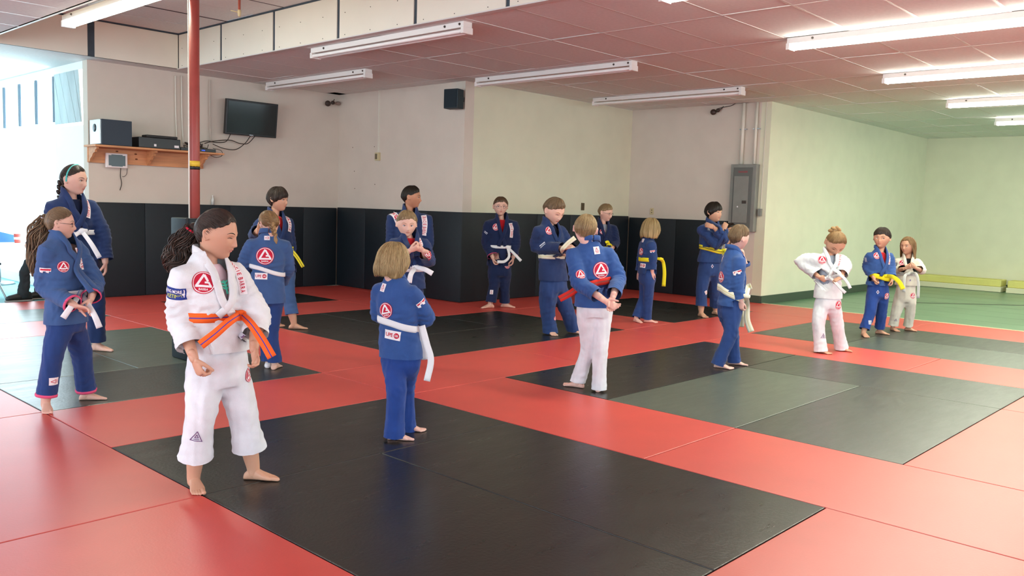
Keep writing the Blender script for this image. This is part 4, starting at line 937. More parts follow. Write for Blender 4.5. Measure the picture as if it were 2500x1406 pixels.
    prof = [p for i, p in enumerate(prof) if i == 0 or p[0] > prof[i-1][0]+.004]
    rg = []
    for z, a_, b_ in prof:
        rr, ff = axes(z); lift = UP*0; rg.append(ring(spine(z), rr*a_*wd*S.get('cw', 1), ff*b_*dp, 24, .9))
    G.add(*loft(rg))
    cuffs = []; fx = []
    for s in (1, -1):
        if s not in WR: continue
        el, wr, a_ = WR[s]; cf = a_.get('cuff', .86); sl = S.get('sl', 1.0)*k; ce = el+(wr-el)*cf; dv = nrm(wr-el)
        G.add(*tube([SH[s]-rs_*s*.05*k-UP*.035*k, SH[s]-UP*.026*k, SH[s]*.5+el*.5+UP*0, el, el*.5+ce*.5, ce, ce+dv*.03], [.058*sl, .064*sl, .060*sl, .060*sl, (.053*sl), (.055*sl), (.055*sl)], 16, k=2, dome=False))
        cuffs.append((ce, dv, s)); R = .07*k
        fx += [(el, dv, .05*k, .03*k, .0055*k, rs.rand()*6, .10), (SH[s]*.45+el*.55, el-SH[s], .06*k, .036*k, .004*k, rs.rand()*6, .10), (ce-dv*.05*k, dv, .05*k, .028*k, .0035*k, rs.rand()*6, .10)]
    Vj, Qj = remesh(G, vc); Vj = relax(Vj, Qj, 3, .5); N = vnorm(Vj, Qj)
    fx += [(spine(bz)+UP*.03*k, UP, .045*k, .042*k, .005*k, rs.rand()*6, .2), (spine(bz)-UP*.05*k, V3(.5, .2, 1), .05*k, .05*k, .004*k, 1, .2)]
    disp = gauss_folds(Vj, fx)+.0045*k*wnoise(Vj, .16*k, seed)*.6+.002*k*wnoise(Vj, .07*k, seed+1)
    Vj = Vj+N*disp[:, None]
    # side vents and flaring skirt below the belt
    z_ = np.clip((bz-.03-Vj[:, 2])/max(.03, bz-hemz), 0, 1.2)*(Vj[:, 2] < Pp[2]+.10*k)
    Vj = relax(Vj, Qj, 1, .3); t0 = bvh(Vj, Qj)
    for ce, dv, s in cuffs: Vj, Qj = snap_cuff(Vj, Qj, ce, dv, .085*k)
    on = (Vj[:, 2] < hemz) & (np.linalg.norm((Vj-spine(hemz))[:, :2], axis=1) < .19*k)
    for ce, dv, s in cuffs: on &= np.linalg.norm(Vj-ce, axis=1) > .07*k
    Vj[on, 2] = hemz; Qj = Qj[~on[Qj].all(1)]
    # neck opening
    rel = Vj-Ps; lx = rel@rs_; ly = rel@fs; dz = rel[:, 2]; vb = S.get('vee', .15)*k
    half = np.clip((dz+vb)/vb, 0, 1.2)*.044*k
    inV = (ly > 0) & (np.abs(lx) < half) & (dz > -vb); top = (np.hypot(lx, ly) < .055*k) & (dz > .0)
    Qj = Qj[~(inV[Qj].all(1) | top[Qj].all(1))]
    used = np.unique(Qj); mp = -np.ones(len(Vj), int); mp[used] = np.arange(len(used))
    jo = mkobj('jacket', Vj[used], mp[Qj], cl, root)
    # lapel band: round the neck, crossing down to the belt
    def onj(x, dz_, sgn=1):
        o_ = Ps+rs_*x*k+UP*dz_*k+fs*.4*sgn; h = t0.ray_cast(Vector(o_), Vector(-fs*sgn)); 
        return (V3(*h[0]), V3(*h[1])) if h[0] is not None else (Ps+rs_*x*k+UP*dz_*k+fs*.06*k*sgn, fs*sgn)
    bel = (bz-Ps[2])/k
    lap = Acc()
    for s, ext in ((1, .0), (-1, .006)):
        pts = [(Ps-fs*.060*k+UP*.100*k+rs_*s*.0, -fs), (Ps-fs*.040*k+UP*.097*k+rs_*s*.044*k, nrm(rs_*s-fs*.5)), (Ps+fs*.010*k+UP*.076*k+rs_*s*.053*k, nrm(rs_*s*.8+fs*.4+UP*.3))]
        vb_ = S.get('vee', .15)
        for x, zz in ((s*.045, .005), (s*.038, -.04), (s*.021, -vb_*.62), (-s*.002, -vb_), (-s*.022, -vb_-.35*(abs(bel)-vb_)), (-s*.034, bel+.01)):
            if zz < bel: continue
            p, n = onj(x, zz); pts.append((p, nrm(n*.5+fs)))
        P = np.array([p for p, n in pts]); Nn = np.array([n for p, n in pts]); PN = resample(np.hstack([P, Nn]), 4); rg = []
        T = np.gradient(PN[:, :3], axis=0)
        for i in range(len(PN)):
            t = nrm(T[i]); n = nrm(PN[i, 3:]-t*(PN[i, 3:]@t)); ww = np.cross(t, n); c = PN[i, :3]+n*(.008+ext)*1.0; hw = .0185*k
            rg.append([c+ww*a_*hw+n*b_*.006*k for a_, b_ in ((-1, -.9), (0, -1), (1, -.9), (1.05, 0), (.9, .8), (0, 1), (-.9, .8), (-1.05, 0))])
        lap.add(*loft(rg))
    lap.obj('lapel', cl, root, True)
    if S.get('trim'):
        for ce, dv, s in cuffs:
            a = Acc(); el = WR[s][0]; u = nrm(np.cross(dv, V3(.3, .2, 1))); v = np.cross(dv, u); P = []
            for t in np.linspace(0, 2*PI, 29):
                dr_ = u*cos(t)+v*sin(t); h = t0.ray_cast(Vector(ce-dv*.006+dr_*.2), Vector(-dr_), .2); P.append((V3(*h[0]) if h[0] is not None and np.linalg.norm(V3(*h[0])-ce) < .075*k else ce+dr_*.058*k)+dr_*.001)
            tr_ = S.get('trimw', 1.0); a.add(*tube(P, [(.004*tr_, .008*tr_)]*29, 6, up=None, dome=False)); a.obj('cuff_trim', MATS[S['trim']], root, True)
    # ---------------- trousers
    T = Acc(); top = Pp+UP*max(.10*k, hemz-Pp[2]+.05*k)+V3(sp[0], sp[1], 0)*.15
    T.add(*loft([ring(top, rp*.115*wd, fp*.082*dp, 20, .9), ring(Pp+UP*.04*k, rp*.128*wd, fp*.096*dp, 20, .9), ring(Pp-UP*.04*k, rp*.132*wd, fp*.100*dp, 20, .9), ring(Pp-UP*.085*k, rp*.120*wd, fp*.09*dp, 20, .9)]))
    tf = []; hc = []; pw = S.get('pw', 1.0)*tw
    for s in LG:
        hp, kn, an, fl, a_ = LG[s]; c_ = J(a_['c'][0], a_['c'][1], (fl-Bp)@w) if 'c' in a_ else kn*.2+an*.8; dv = nrm(c_-kn)
        c_ = kn+(an+UP*.0-kn)*(np.dot(c_-kn, an-kn)/max(1e-6, np.dot(an-kn, an-kn))) if 'c' in a_ else c_
        hr = .063*k*pw*S.get('hemw', 1.0)
        T.add(*tube([hp+UP*.04*k, hp-UP*.04*k, hp*.5+kn*.5, kn, kn*.5+c_*.5, c_, c_+dv*.03], [.072*k*pw, .078*k*pw, .073*k*pw, .065*k*pw, .060*k*pw, hr, hr*1.02], 18, k=2, dome=False))
        hc.append((c_, dv)); tf += [(kn, dv, .06*k, .055*k, .0026*k, rs.rand()*6, .12), (c_-dv*.06*k, dv, .06*k, .05*k, .0024*k, rs.rand()*6, .12), (hp-UP*.06*k, V3(.6*s, .2, 1), .05*k, .06*k, .002*k, rs.rand()*6, .12)]
    Vt, Qt = remesh(T, vc); Vt = relax(Vt, Qt, 3, .5); N = vnorm(Vt, Qt)
    Vt = Vt+N*(gauss_folds(Vt, tf)+.0030*k*wnoise(Vt*V3(1, 1, .30), .11*k, seed+3)+.0022*k*wnoise(Vt*V3(1, 1, .12), .055*k, seed+7)+.0010*k*wnoise(Vt*V3(1, 1, .6), .06*k, seed+4))[:, None]; Vt = relax(Vt, Qt, 1, .3); tt = bvh(Vt, Qt)
    for c_, dv in hc: Vt, Qt = snap_cuff(Vt, Qt, c_, dv, .095*k)
    used = np.unique(Qt); mp = -np.ones(len(Vt), int); mp[used] = np.arange(len(used)); tro = mkobj('trousers', Vt[used], mp[Qt], pm, root)
    if S.get('trim'):
        for c_, dv in (hc if S.get('hemtrim', True) else []):
            a = Acc(); u = nrm(np.cross(dv, V3(.3, .9, .1))); v = np.cross(dv, u); P = []
            for t in np.linspace(0, 2*PI, 33):
                dr_ = u*cos(t)+v*sin(t); h = tt.ray_cast(Vector(c_-dv*.008+dr_*.2), Vector(-dr_), .2); P.append((V3(*h[0]) if h[0] is not None else c_+dr_*.06*k)+dr_*.001)
            a.add(*tube(P, [(.004, .010)]*33, 6, dome=False)); a.obj('hem_trim', MATS[S['trim']], root, True)
    # ---------------- belt
    bt = MATS[S.get('beltm', 'belt_white')]; a = Acc(); rings = []; AA = []; bw = S.get('bw', .034)*k; rr, ff = axes(bz); sc = spine(bz); slope = S.get('bslope', 0)
    nb_ = 40; P = []
    for i in range(nb_):
        q = 2*PI*i/nb_; dr_ = rr*cos(q)+ff*sin(q); c = sc+UP*slope*(dr_@r)*.1; h = t0.ray_cast(Vector(c+dr_*.35), Vector(-dr_), .35)
        rad = (V3(*h[0])-c)@dr_ if h[0] is not None else .11*k; P.append(rad)
    lim = [(.125*wd*abs(cos(2*PI*i/nb_))**2+.10*dp*abs(sin(2*PI*i/nb_))**2)+.012 for i in range(nb_)]
    P = np.minimum(P, lim); P = (P+np.roll(P, 1)+np.roll(P, -1))/3
    for i in range(nb_+1):
        q = 2*PI*i/nb_; dr_ = rr*cos(q)+ff*sin(q); c = sc+UP*slope*(dr_@r)*.1+dr_*(P[i % nb_]+.002); t2 = .005
        rings.append([c+UP*bw*y+dr_*t2*x for x, y in ((1, -.5), (1.3, -.17), (1.3, .17), (1, .5), (-.5, .5), (-.5, .17), (-.5, -.17), (-.5, -.5))]); AA += [-1, -.33, .33, 1, 1, .33, -.33, -1]
    v, f = loft(rings, cap=False); a.add(v, f, 0, AA)
    if 'knot' in S:
        kp = J(*S['knot']); d_ = nrm(CAM-kp)*V3(1, 1, 0); d_ = nrm(d_)
        h = t0.ray_cast(Vector(CAM), Vector(nrm(kp-CAM))); kc = (V3(*h[0])+d_*.014) if h[0] is not None and abs((V3(*h[0])-kp)@w) < .3 else kp
        u = nrm(r+UP*.3); v_ = np.cross(u, d_)
        V, F = ball(kc, .026*k, .014*k, .020*k, u, d_, v_); a.add(V, F, 0, np.full(len(V), .6)); V, F = tube([kc-u*.03*k-v_*.012*k, kc+d_*.012*k, kc+u*.03*k+v_*.014*k], [(.017*k, .006*k)]*3, 10, up=d_, k=3); a.add(V, F, 0, np.full(len(V), .9))
        for tl in S.get('tails', []):
            face = None; tl_ = tl
            strip(a, [kc]+[J(*p) for p in tl_], bw*.95, .004, face, k=6, wl=(.8, 1))
    elif 'tails' in S:
        for tl in S['tails']: strip(a, [J(*p) for p in tl], bw*.95, .004)
    a.obj('belt', bt, root, True, 'across')
    # ---------------- patches
    for p in S.get('patches', []):
        nm, tr, x, y, sz, kd = p[:6]; patch(nm, t0 if tr == 'j' else tt, x, y, sz*k, kd, root, p[6] if len(p) > 6 else 0, p[7] if len(p) > 7 else None)
    for p in S.get('lettered', []): text_strip('lettered_band', t0, p[0], p[1]*k, p[2], root)
    return root, t0, tt, J, k
# ------------------------------------------------------------------ cloth, skin and hair materials
for n_, c_ in (('patch_red', srgb('C4203C')), ('patch_white', srgb('ECE8EA')), ('patch_pale', srgb('C9CEDA')), ('patch_plum', srgb('6B4A78')), ('patch_navy', srgb('263A86')), ('patch_lime', srgb('C6CB63')), ('patch_grey', srgb('5A6478')), ('patch_teal', srgb('3FA98F'))):
    mat(n_, c_, rough=.75, spec=.25)
def gi_mat(n, h): return mat(n, srgb(h), rough=.92, spec=.15, noise=.10, nscale=9, bump=.35, bscale=260, sheen=.15)
gi_mat('gi_white', 'DCE0E2'); gi_mat('gi_cream', 'D2CFC0'); gi_mat('gi_blue', '3E5A88'); gi_mat('gi_navy', '25365E'); gi_mat('gi_royal', '34538C'); gi_mat('gi_deep', '294070'); gi_mat('gi_dark', '1C284A')
gi_mat('pants_white', 'DADDE2'); gi_mat('pants_blue', '294176'); gi_mat('pants_royal', '274386')
for n_, h_ in (('skin_fair', 'D8AD9B'), ('skin_pink', 'E3B6A8'), ('skin_tan', 'B98468'), ('skin_warm', 'C99A80')):
    mat(n_, srgb(h_), rough=.5, spec=.35, noise=.06, nscale=6, sss=.12)
mat('lips', srgb('C0786C'), rough=.4); mat('eye_white', srgb('E8E2DE'), rough=.2); mat('eye_brown', srgb('2E1D14'), rough=.15); mat('eye_blue', srgb('4A5A66'), rough=.15); mat('lash', srgb('2A1C16'), rough=.6)
mat('frame_dark', srgb('33242A'), rough=.3); mat('teal', srgb('4FB9B4'), rough=.5)
hair_mat('hair_dark', srgb('1C1512'), srgb('4A3A30')); hair_mat('hair_black', srgb('120F0E'), srgb('33291F')); hair_mat('hair_brown', srgb('3A2A1E'), srgb('7A5C40'))
hair_mat('hair_lightbrown', srgb('5B432C'), srgb('A48256')); hair_mat('hair_blond', srgb('6E5836'), srgb('CDB583')); hair_mat('hair_sandy', srgb('66523A'), srgb('B49A6E')); hair_mat('hair_cool', srgb('2B2422'), srgb('8B8079'))
hair_mat('hair_ash', srgb('4A3C2D'), srgb('93795A')); hair_mat('brow_light', srgb('9C7B52'), srgb('9C7B52'))
for n_, a_, b_ in (('belt_white', 'E6E8EA', None), ('belt_orange', 'F0672A', '5B4596'), ('belt_yellow', 'E8DE2E', None), ('belt_yellow_black', 'DCD13A', '2C2C22'), ('belt_white_yellow', 'E4E2CC', 'D6CF9A'), ('belt_red', 'D6382E', '7C5A56'), ('belt_grey', 'CDD0CC', '9BA09C')):
    belt_mat(n_, srgb(a_), srgb(b_) if b_ else None)
gi_mat('shirt_red', 'C3202B'); gi_mat('shirt_pink', 'F0D5DC'); gi_mat('shirt_orange', 'D0432F'); gi_mat('shirt_black', '1B1B20'); gi_mat('shirt_grey', '9AA5B5'); gi_mat('shirt_dark', '16203C')

P = []
P.append(dict(label='girl in white gi and orange belt with purple stripe, dark ponytail, nearest the camera', base=(545, 1185), seed=3,
  head=(529, 568), hh=120, face=(68, 12, 0), sh=(510, 660), pe=(533, 896), phi=38, phip=28, sw=.128, tw=1.09, wd=1.0, gi='gi_white', pants='pants_white', skin='skin_warm', hairm='hair_dark', hair='pulled', pole=(.1, -.93, .45),
  tail=[(474, 556, .05, .035), (446, 600, .07, .06), (430, 640, .07, .055), (428, 668, .06, .03)], tn=150, tc=6, tiem='patch_red', shirt='shirt_pink', vee=.21, nk=1.05, open=.35,
  belt=(540, 768), hem=(540, 853), beltm='belt_orange', bw=.044, knot=(588, 766), tails=[[(560, 785, -.22), (525, 815, -.24), (490, 842, -.22)], [(612, 790, -.2), (640, 830, -.24), (664, 872, -.26)]],
  R=dict(e=(440, 775, -.05), w=(474, 876, -.17), hand=((.35, -.15, -.9), (.75, .5, .2), .95), hs=1.05, cuff=.70), L=dict(e=(628, 772, -.02), w=(620, 852, -.14), hand=((.15, -.35, -.9), (-.7, -.5, 0), .75), cuff=.55, hs=.95),
  r=dict(f=(473, 1190), k=(490, 1005, -.06), c=(484, 1110), d=12), l=dict(f=(618, 1170), k=(590, 1000, .0), c=(600, 1094), d=72), pw=1.03, hemw=1.14, sl=1.08,
  patches=[('patch', 'j', 497, 690, .051, 'round', -6), ('patch', 'j', 427, 717, .027, 'navy', -8), ('patch', 't', 606, 915, .034, 'round', 20), ('patch', 't', 480, 1066, .026, 'tri', -8), ('patch', 'j', 588, 820, .018, 'diamond'), ('patch', 'j', 551, 700, .034, 'leaf', 8)],
  lettered=[([(553, 640), (575, 660), (590, 690), (596, 720)], .034, 'GRACIE BARRA')]))
P.append(dict(label='girl in blue gi with long brown ponytail and glasses, standing at far left', base=(165, 992), seed=5,
  head=(147, 543), hh=77, face=(84, 4, 0), sh=(150, 596), pe=(162, 778), phi=52, sw=.118, gi='gi_blue', pants='pants_blue', skin='skin_fair', hairm='hair_ash', hair='pulled', pole=(0, -.95, .3), glasses=True,
  tail=[(108, 528, .04, .022), (96, 560, .05, .055), (88, 600, .06, .05), (82, 640, .06, .035), (80, 672, .06, .012)], tn=110, tc=3, tiem='patch_pale', shirt=None, vee=.10,
  belt=(170, 714), hem=(165, 787), trim='trim_pink', knot=(197, 714), tails=[[(178, 742, -.22), (154, 776, -.22)], [(228, 765, -.26), (243, 800, -.28)]], bw=.04,
  R=dict(e=(108, 700, -.02), w=(184, 746, -.22), hand=((.85, -.1, -.25), (.1, -.3, -.9), .5), cuff=.92), L=dict(e=(232, 690, .02), w=(222, 730, -.14), hand=((-.3, -.4, -.85), (-.8, .3, 0), .6), cuff=.85),
  r=dict(f=(112, 1001), k=(130, 862, -.05), c=(119, 966), d=5), l=dict(f=(211, 976), k=(199, 862, .03), c=(205, 955), d=78),
  patches=[('patch', 'j', 155, 651, .036, 'round'), ('patch', 'j', 110, 661, .022, 'ornament', -10), ('patch', 't', 132, 931, .030, 'label', 90), ('patch', 't', 215, 803, .040, 'round')],
  lettered=[([(184, 606), (192, 630), (198, 658)], .036, 'GRACIE')]))
P.append(dict(label='tall girl in navy gi with teal headband, standing behind the girl with long ponytail', base=(225, 858), seed=8,
  head=(181, 437), hh=72, face=(58, 5, 0), sh=(176, 497), pe=(196, 640), phi=28, sw=.118, wd=.92, gi='gi_navy', skin='skin_fair', hairm='hair_dark', hair='pulled', pole=(0, -.9, .42), band=True, shirt='shirt_dark', vee=.12,
  braid=[(150, 448, .03, .028), (147, 470, .05, .025), (152, 495, .06, .02), (158, 520, .07, .015)],
  belt=(190, 566), hem=(195, 637), knot=(199, 563), tails=[[(222, 594, -.2), (243, 629, -.22)], [(178, 580, -.18), (172, 604, -.2)]],
  R=dict(e=(130, 575, .0), w=(135, 632, -.05), hand=None), L=dict(e=(249, 575, .0), w=(257, 640, -.06), hand=((0, -.1, -1), (-.9, 0, 0), .5), cuff=.90),
  r=dict(f=(186, 848), k=(185, 745, -.02), c=(186, 835), d=20, hide=False), l=dict(f=(236, 856), k=(233, 742, -.02), c=(234, 832), d=58),
  patches=[], lettered=[([(206, 482), (213, 505), (212, 532)], .045, 'GRACIE BARRA')]))
P.append(dict(label='girl in blue gi seen from behind with a light brown braid and white belt', base=(663, 901), seed=9,
  head=(657, 543), hh=62, face=(205, 22, -8), sh=(655, 592), pe=(652, 718), phi=184, sw=.122, gi='gi_blue', pants='pants_blue', skin='skin_fair', hairm='hair_lightbrown', hair='pulled', pole=(.15, -.9, -.2), faceparts=False, bandage=True,
  braid=[(662, 545, -.13, .022), (668, 562, -.14, .02), (672, 580, -.15, .018)],
  belt=(652, 659), hem=(652, 738), bslope=-.35, tails=[],
  R=dict(e=(703, 655, .06), w=(688, 690, .22), hand=None), L=dict(e=(594, 652, .05), w=(606, 700, .2), hand=None),
  r=dict(f=(671, 901), k=(662, 810, .0), c=(664, 884), d=160), l=dict(f=(656, 897), k=(648, 810, .05), c=(654, 880), d=165), pw=.95,
  patches=[('patch', 'j', 647, 625, .070, 'round'), ('patch', 'j', 652, 581, .022, 'label', 90), ('patch', 'j', 637, 674, .026, 'gb', 0, 'UPE')]))
P.append(dict(label='dark mop-haired boy in blue gi, yellow belt tail showing, behind the braided girl', base=(695, 800), seed=10,
  head=(679, 485), hh=58, face=(58, 3, 0), sh=(672, 536), pe=(686, 655), phi=30, sw=.118, gi='gi_navy', pants='gi_blue', skin='skin_warm', hairm='hair_dark', hair='mop', shirt='shirt_red', vee=.16,
  belt=(680, 606), hem=(686, 664), beltm='belt_yellow_black', tails=[[(706, 606, -.16), (724, 626, -.18), (740, 652, -.2)]],
  R=dict(e=(620, 578, .0), w=(630, 560, -.2), hand=((.2, -.2, .9), (.7, -.3, .2), .6), cuff=.8), L=dict(e=(708, 605, .08), w=(700, 650, .0), hand=None),
  r=dict(f=(668, 795), k=(672, 720, -.03), c=(670, 768), d=40, hide=False), l=dict(f=(717, 803), k=(703, 716, .0), c=(709, 768), d=80), pw=1.0,
  patches=[('patch', 't', 701, 665, .040, 'round')], lettered=[([(699, 530), (706, 546), (705, 566)], .050, 'GRACIE')]))
P.append(dict(label='small child with blond bob seen from behind, white belt, in front of two boys', base=(975, 1062), seed=11,
  head=(960, 636), hh=90, face=(128, 8, 0), sh=(966, 703), pe=(978, 856), phi=148, sw=.120, gi='gi_royal', pants='pants_royal', skin='skin_pink', hairm='hair_blond', hair='bob', tw=1.05,
  belt=(975, 790), hem=(975, 871), bw=.045, bslope=-.28, tails=[[(1030, 795, -.06), (1042, 840, -.08), (1052, 880, -.09), (1042, 930, -.1)], [(1024, 800, .06), (1032, 840, .05), (1036, 878, .05)]],
  R=dict(e=(1040, 776, .0), w=(1018, 790, .22), hand=None), L=dict(e=(926, 765, .08), w=(955, 790, .24), hand=None),
  r=dict(f=(993, 1051), k=(988, 950, .02), c=(996, 1060), d=76), l=dict(f=(963, 1073), k=(968, 950, -.05), c=(963, 1066), d=84), pw=.98, hemw=1.1,
  patches=[('patch', 'j', 941, 758, .052, 'round', 14), ('patch', 'j', 936, 702, .028, 'label', -6), ('patch', 'j', 958, 818, .030, 'gb', -6, 'UPE'), ('patch', 'j', 1029, 741, .024, 'ornament', 30)]))
P.append(dict(label='blond boy in blue gi facing the camera with hands clasped at his chest', base=(985, 893), seed=12,
  head=(993, 545), hh=64, face=(8, 10, 0), sh=(999, 590), pe=(996, 715), phi=12, sw=.118, gi='gi_navy', skin='skin_fair', hairm='hair_sandy', hair='short', brow='brow_light', eyem='eye_blue', shirt='shirt_red', vee=.13,
  belt=(1003, 655), hem=(1003, 703), knot=(1017, 652), tails=[[(1038, 658, -.2), (1056, 668, -.22)], [(1004, 668, -.18), (999, 690, -.18)]], bw=.045,
  R=dict(e=(958, 640, -.02), w=(1000, 612, -.22), hand=((.7, -.1, .3), (.1, .6, .6), .9), cuff=.75), L=dict(e=(1046, 638, -.02), w=(1034, 612, -.20), hand=((-.75, -.1, .25), (-.1, .6, .6), .9), cuff=.78),
  r=dict(f=(966, 893), k=(978, 805, 0), c=(970, 872), d=0), l=dict(f=(1000, 893), k=(1004, 805, 0), c=(1000, 872), d=20), pw=.85,
  patches=[('patch', 'j', 1045, 620, .030, 'round')], lettered=[([(1020, 583), (1026, 597), (1026, 612)], .045, 'GRAC')]))
P.append(dict(label='dark-haired boy in profile wearing an orange shirt under his gi, by the wall pads', base=(990, 795), seed=13,
  head=(1005, 480), hh=54, face=(78, 2, 0), sh=(1000, 528), pe=(996, 655), phi=10, sw=.155, wd=1.05, gi='gi_navy', skin='skin_tan', hairm='hair_black', hair='short', shirt='shirt_orange', vee=.22,
  belt=(997, 610), hem=(996, 680), tails=[],
  R=dict(e=(957, 590, .0), w=(962, 640, -.05), hand=None), L=dict(e=(1044, 590, .0), w=(1036, 640, -.05), hand=None),
  r=dict(f=(978, 795), k=(982, 730, 0), c=(980, 780), d=0), l=dict(f=(1004, 795), k=(1006, 730, 0), c=(1004, 780), d=20), pw=.8,
  patches=[('patch', 'j', 963, 524, .030, 'gb', -50)], lettered=[([(1033, 520), (1037, 545), (1034, 575)], .050, 'GRACIE BARRA')]))
P.append(dict(label='boy with glasses in navy gi and white belt standing against the black wall pads', base=(1213, 751), seed=14,
  head=(1222, 503), hh=46, face=(6, 2, 0), sh=(1224, 543), pe=(1220, 655), phi=8, sw=.135, gi='gi_dark', skin='skin_fair', hairm='hair_brown', hair='short', glasses=True, shirt='shirt_red', vee=.17, k=1.18,
  belt=(1223, 602), hem=(1222, 648), trim='trim_pink', trimw=.55, hemtrim=False, knot=(1239, 603), tails=[[(1243, 625, -.18), (1232, 638, -.2), (1214, 639, -.2)], [(1256, 620, -.18), (1272, 637, -.2)]],
  R=dict(e=(1187, 592, .0), w=(1203, 629, -.12), hand=((.3, -.1, -.9), (.8, -.2, 0), .8), cuff=.88), L=dict(e=(1259, 592, .0), w=(1253, 629, -.08), hand=((-.1, -.1, -1), (-.9, 0, 0), .6), cuff=.88),
  r=dict(f=(1197, 752), k=(1206, 697, 0), c=(1200, 738), d=-55), l=dict(f=(1232, 750), k=(1231, 697, 0), c=(1229, 738), d=72), pw=.95,
  patches=[('patch', 'j', 1211, 554, .040, 'round'), ('patch', 't', 1239, 647, .040, 'round'), ('patch', 't', 1200, 713, .024, 'label'), ('patch', 'j', 1186, 568, .016, 'stripes', -40)], lettered=[([(1246, 545), (1249, 560), (1247, 580)], .045, 'GRACIE BARRA')]))
P.append(dict(label='boy in blue gi looking down while retying his pale yellow-striped belt', base=(1365, 818), seed=15,
  head=(1353, 513), hh=64, face=(46, 26, 0), sh=(1342, 558), pe=(1352, 690), phi=44, sw=.135, tw=1.05, gi='gi_navy', pants='gi_deep', skin='skin_fair', hairm='hair_ash', hair='short', shirt='shirt_dark', vee=.13, open=.3, brow='brow_light',
  belt=(1350, 625), hem=(1352, 684), beltm='belt_white_yellow', knot=(1384, 622), tails=[[(1372, 612, -.3), (1384, 596, -.34), (1404, 580, -.34)], [(1394, 608, -.3), (1402, 618, -.32), (1388, 640, -.32)]], bw=.045,
  R=dict(e=(1308, 604, -.02), w=(1378, 606, -.26), hand=((.85, -.2, .15), (0, .3, -.9), .8), cuff=.92), L=dict(e=(1386, 600, .08), w=(1397, 604, -.18), hand=((-.5, -.6, .2), (-.3, .5, -.7), .8), cuff=.8),
  r=dict(f=(1342, 816), k=(1337, 755, -.02), c=(1337, 812), d=25), l=dict(f=(1398, 813), k=(1382, 752, .0), c=(1388, 809), d=62), pw=1.08, hemw=1.05,
  patches=[('patch', 'j', 1341, 563, .040, 'round'), ('patch', 'j', 1325, 598, .024, 'stripes', 40), ('patch', 't', 1392, 703, .042, 'round'), ('patch', 't', 1355, 777, .020, 'round')]))
P.append(dict(label='blond boy from behind, blue jacket, white trousers', base=(1440, 953), seed=16,
  head=(1430, 558), hh=74, face=(176, 2, 6), sh=(1442, 613), pe=(1452, 745), phi=193, sw=.126, gi='gi_royal', pants='pants_white', skin='skin_pink', hairm='hair_sandy', hair='crew', nk=1.1, faceparts=False,
  belt=(1452, 690), hem=(1449, 748), beltm='belt_red', bw=.05, bslope=.3, tails=[[(1412, 702, -.06), (1392, 716, -.05), (1366, 730, -.04)]],
  R=dict(e=(1510, 682, -.02), w=(1496, 726, -.28), hand=((-.2, -.2, -.95), (.3, -.9, 0), .5), cuff=.80), L=dict(e=(1412, 688, -.14), w=(1478, 735, -.31), hand=((.85, 0, -.45), (0, -.8, .5), .5), cuff=.70),
  r=dict(f=(1462, 955), k=(1465, 855, .0), c=(1460, 950), d=168), l=dict(f=(1412, 946), k=(1437, 850, .02), c=(1424, 935), d=-112), pw=.90, hemw=1.05,
  patches=[('patch', 'j', 1468, 660, .062, 'round', 4), ('patch', 'j', 1457, 611, .028, 'label', 8), ('patch', 'j', 1418, 670, .036, 'round', 10)]))
P.append(dict(label='blond boy with glasses and yellow belt, half hidden behind the boy in white trousers', base=(1472, 745), seed=17,
  head=(1479, 518), hh=42, face=(60, 12, 0), sh=(1472, 553), pe=(1474, 650), phi=22, sw=.135, gi='gi_dark', skin='skin_fair', hairm='hair_sandy', hair='short', glasses=True, shirt='shirt_grey', vee=.15, brow='brow_light',
  belt=(1478, 604), hem=(1476, 645), beltm='belt_yellow', knot=(1488, 598), tails=[[(1496, 612, -.18), (1501, 628, -.18)], [(1484, 590, -.16), (1478, 592, -.18)]],
  R=dict(e=(1440, 595, 0), w=(1462, 620, -.1), hand=None), L=dict(e=(1503, 592, 0), w=(1494, 608, -.16), hand=((-.2, -.2, -.8), (-.6, .3, 0), .7), cuff=.85),
  r=dict(f=(1455, 745), k=(1462, 695, 0), c=(1458, 735), d=0), l=dict(f=(1487, 745), k=(1487, 695, 0), c=(1486, 735), d=40), pw=.85,
  patches=[('patch', 'j', 1471, 565, .036, 'round')]))
P.append(dict(label='child with pale blond bob and bright yellow belt, walking toward the wall pads', base=(1575, 787), seed=18,
  head=(1589, 558), hh=52, face=(140, 5, 0), sh=(1581, 592), pe=(1580, 676), phi=112, sw=.115, gi='gi_deep', pants='pants_blue', skin='skin_pink', hairm='hair_blond', hair='bob',
  belt=(1582, 633), hem=(1580, 668), beltm='belt_yellow', bw=.05, knot=(1612, 632), tails=[[(1619, 640, .12), (1622, 665, .12), (1620, 699, .12)]],
  R=dict(e=(1593, 632, -.1), w=(1592, 664, -.1), hand=((0, .05, -1), (.3, .9, 0), .5), cuff=.8), L=dict(e=(1566, 632, .14), w=(1560, 664, .14), hand=((0, 0, -1), (.3, -.9, 0), .4), cuff=.9),
  r=dict(f=(1580, 787), k=(1583, 727, -.03), c=(1578, 778), d=84), l=dict(f=(1553, 786), k=(1572, 727, .08), c=(1556, 776), d=35), pw=.95,
  patches=[('patch', 'j', 1565, 614, .045, 'round', 20), ('patch', 'j', 1570, 587, .024, 'label'), ('patch', 'j', 1568, 648, .026, 'gb'), ('patch', 'j', 1593, 614, .020, 'ornament'), ('patch', 'j', 1604, 601, .032, 'round')]))
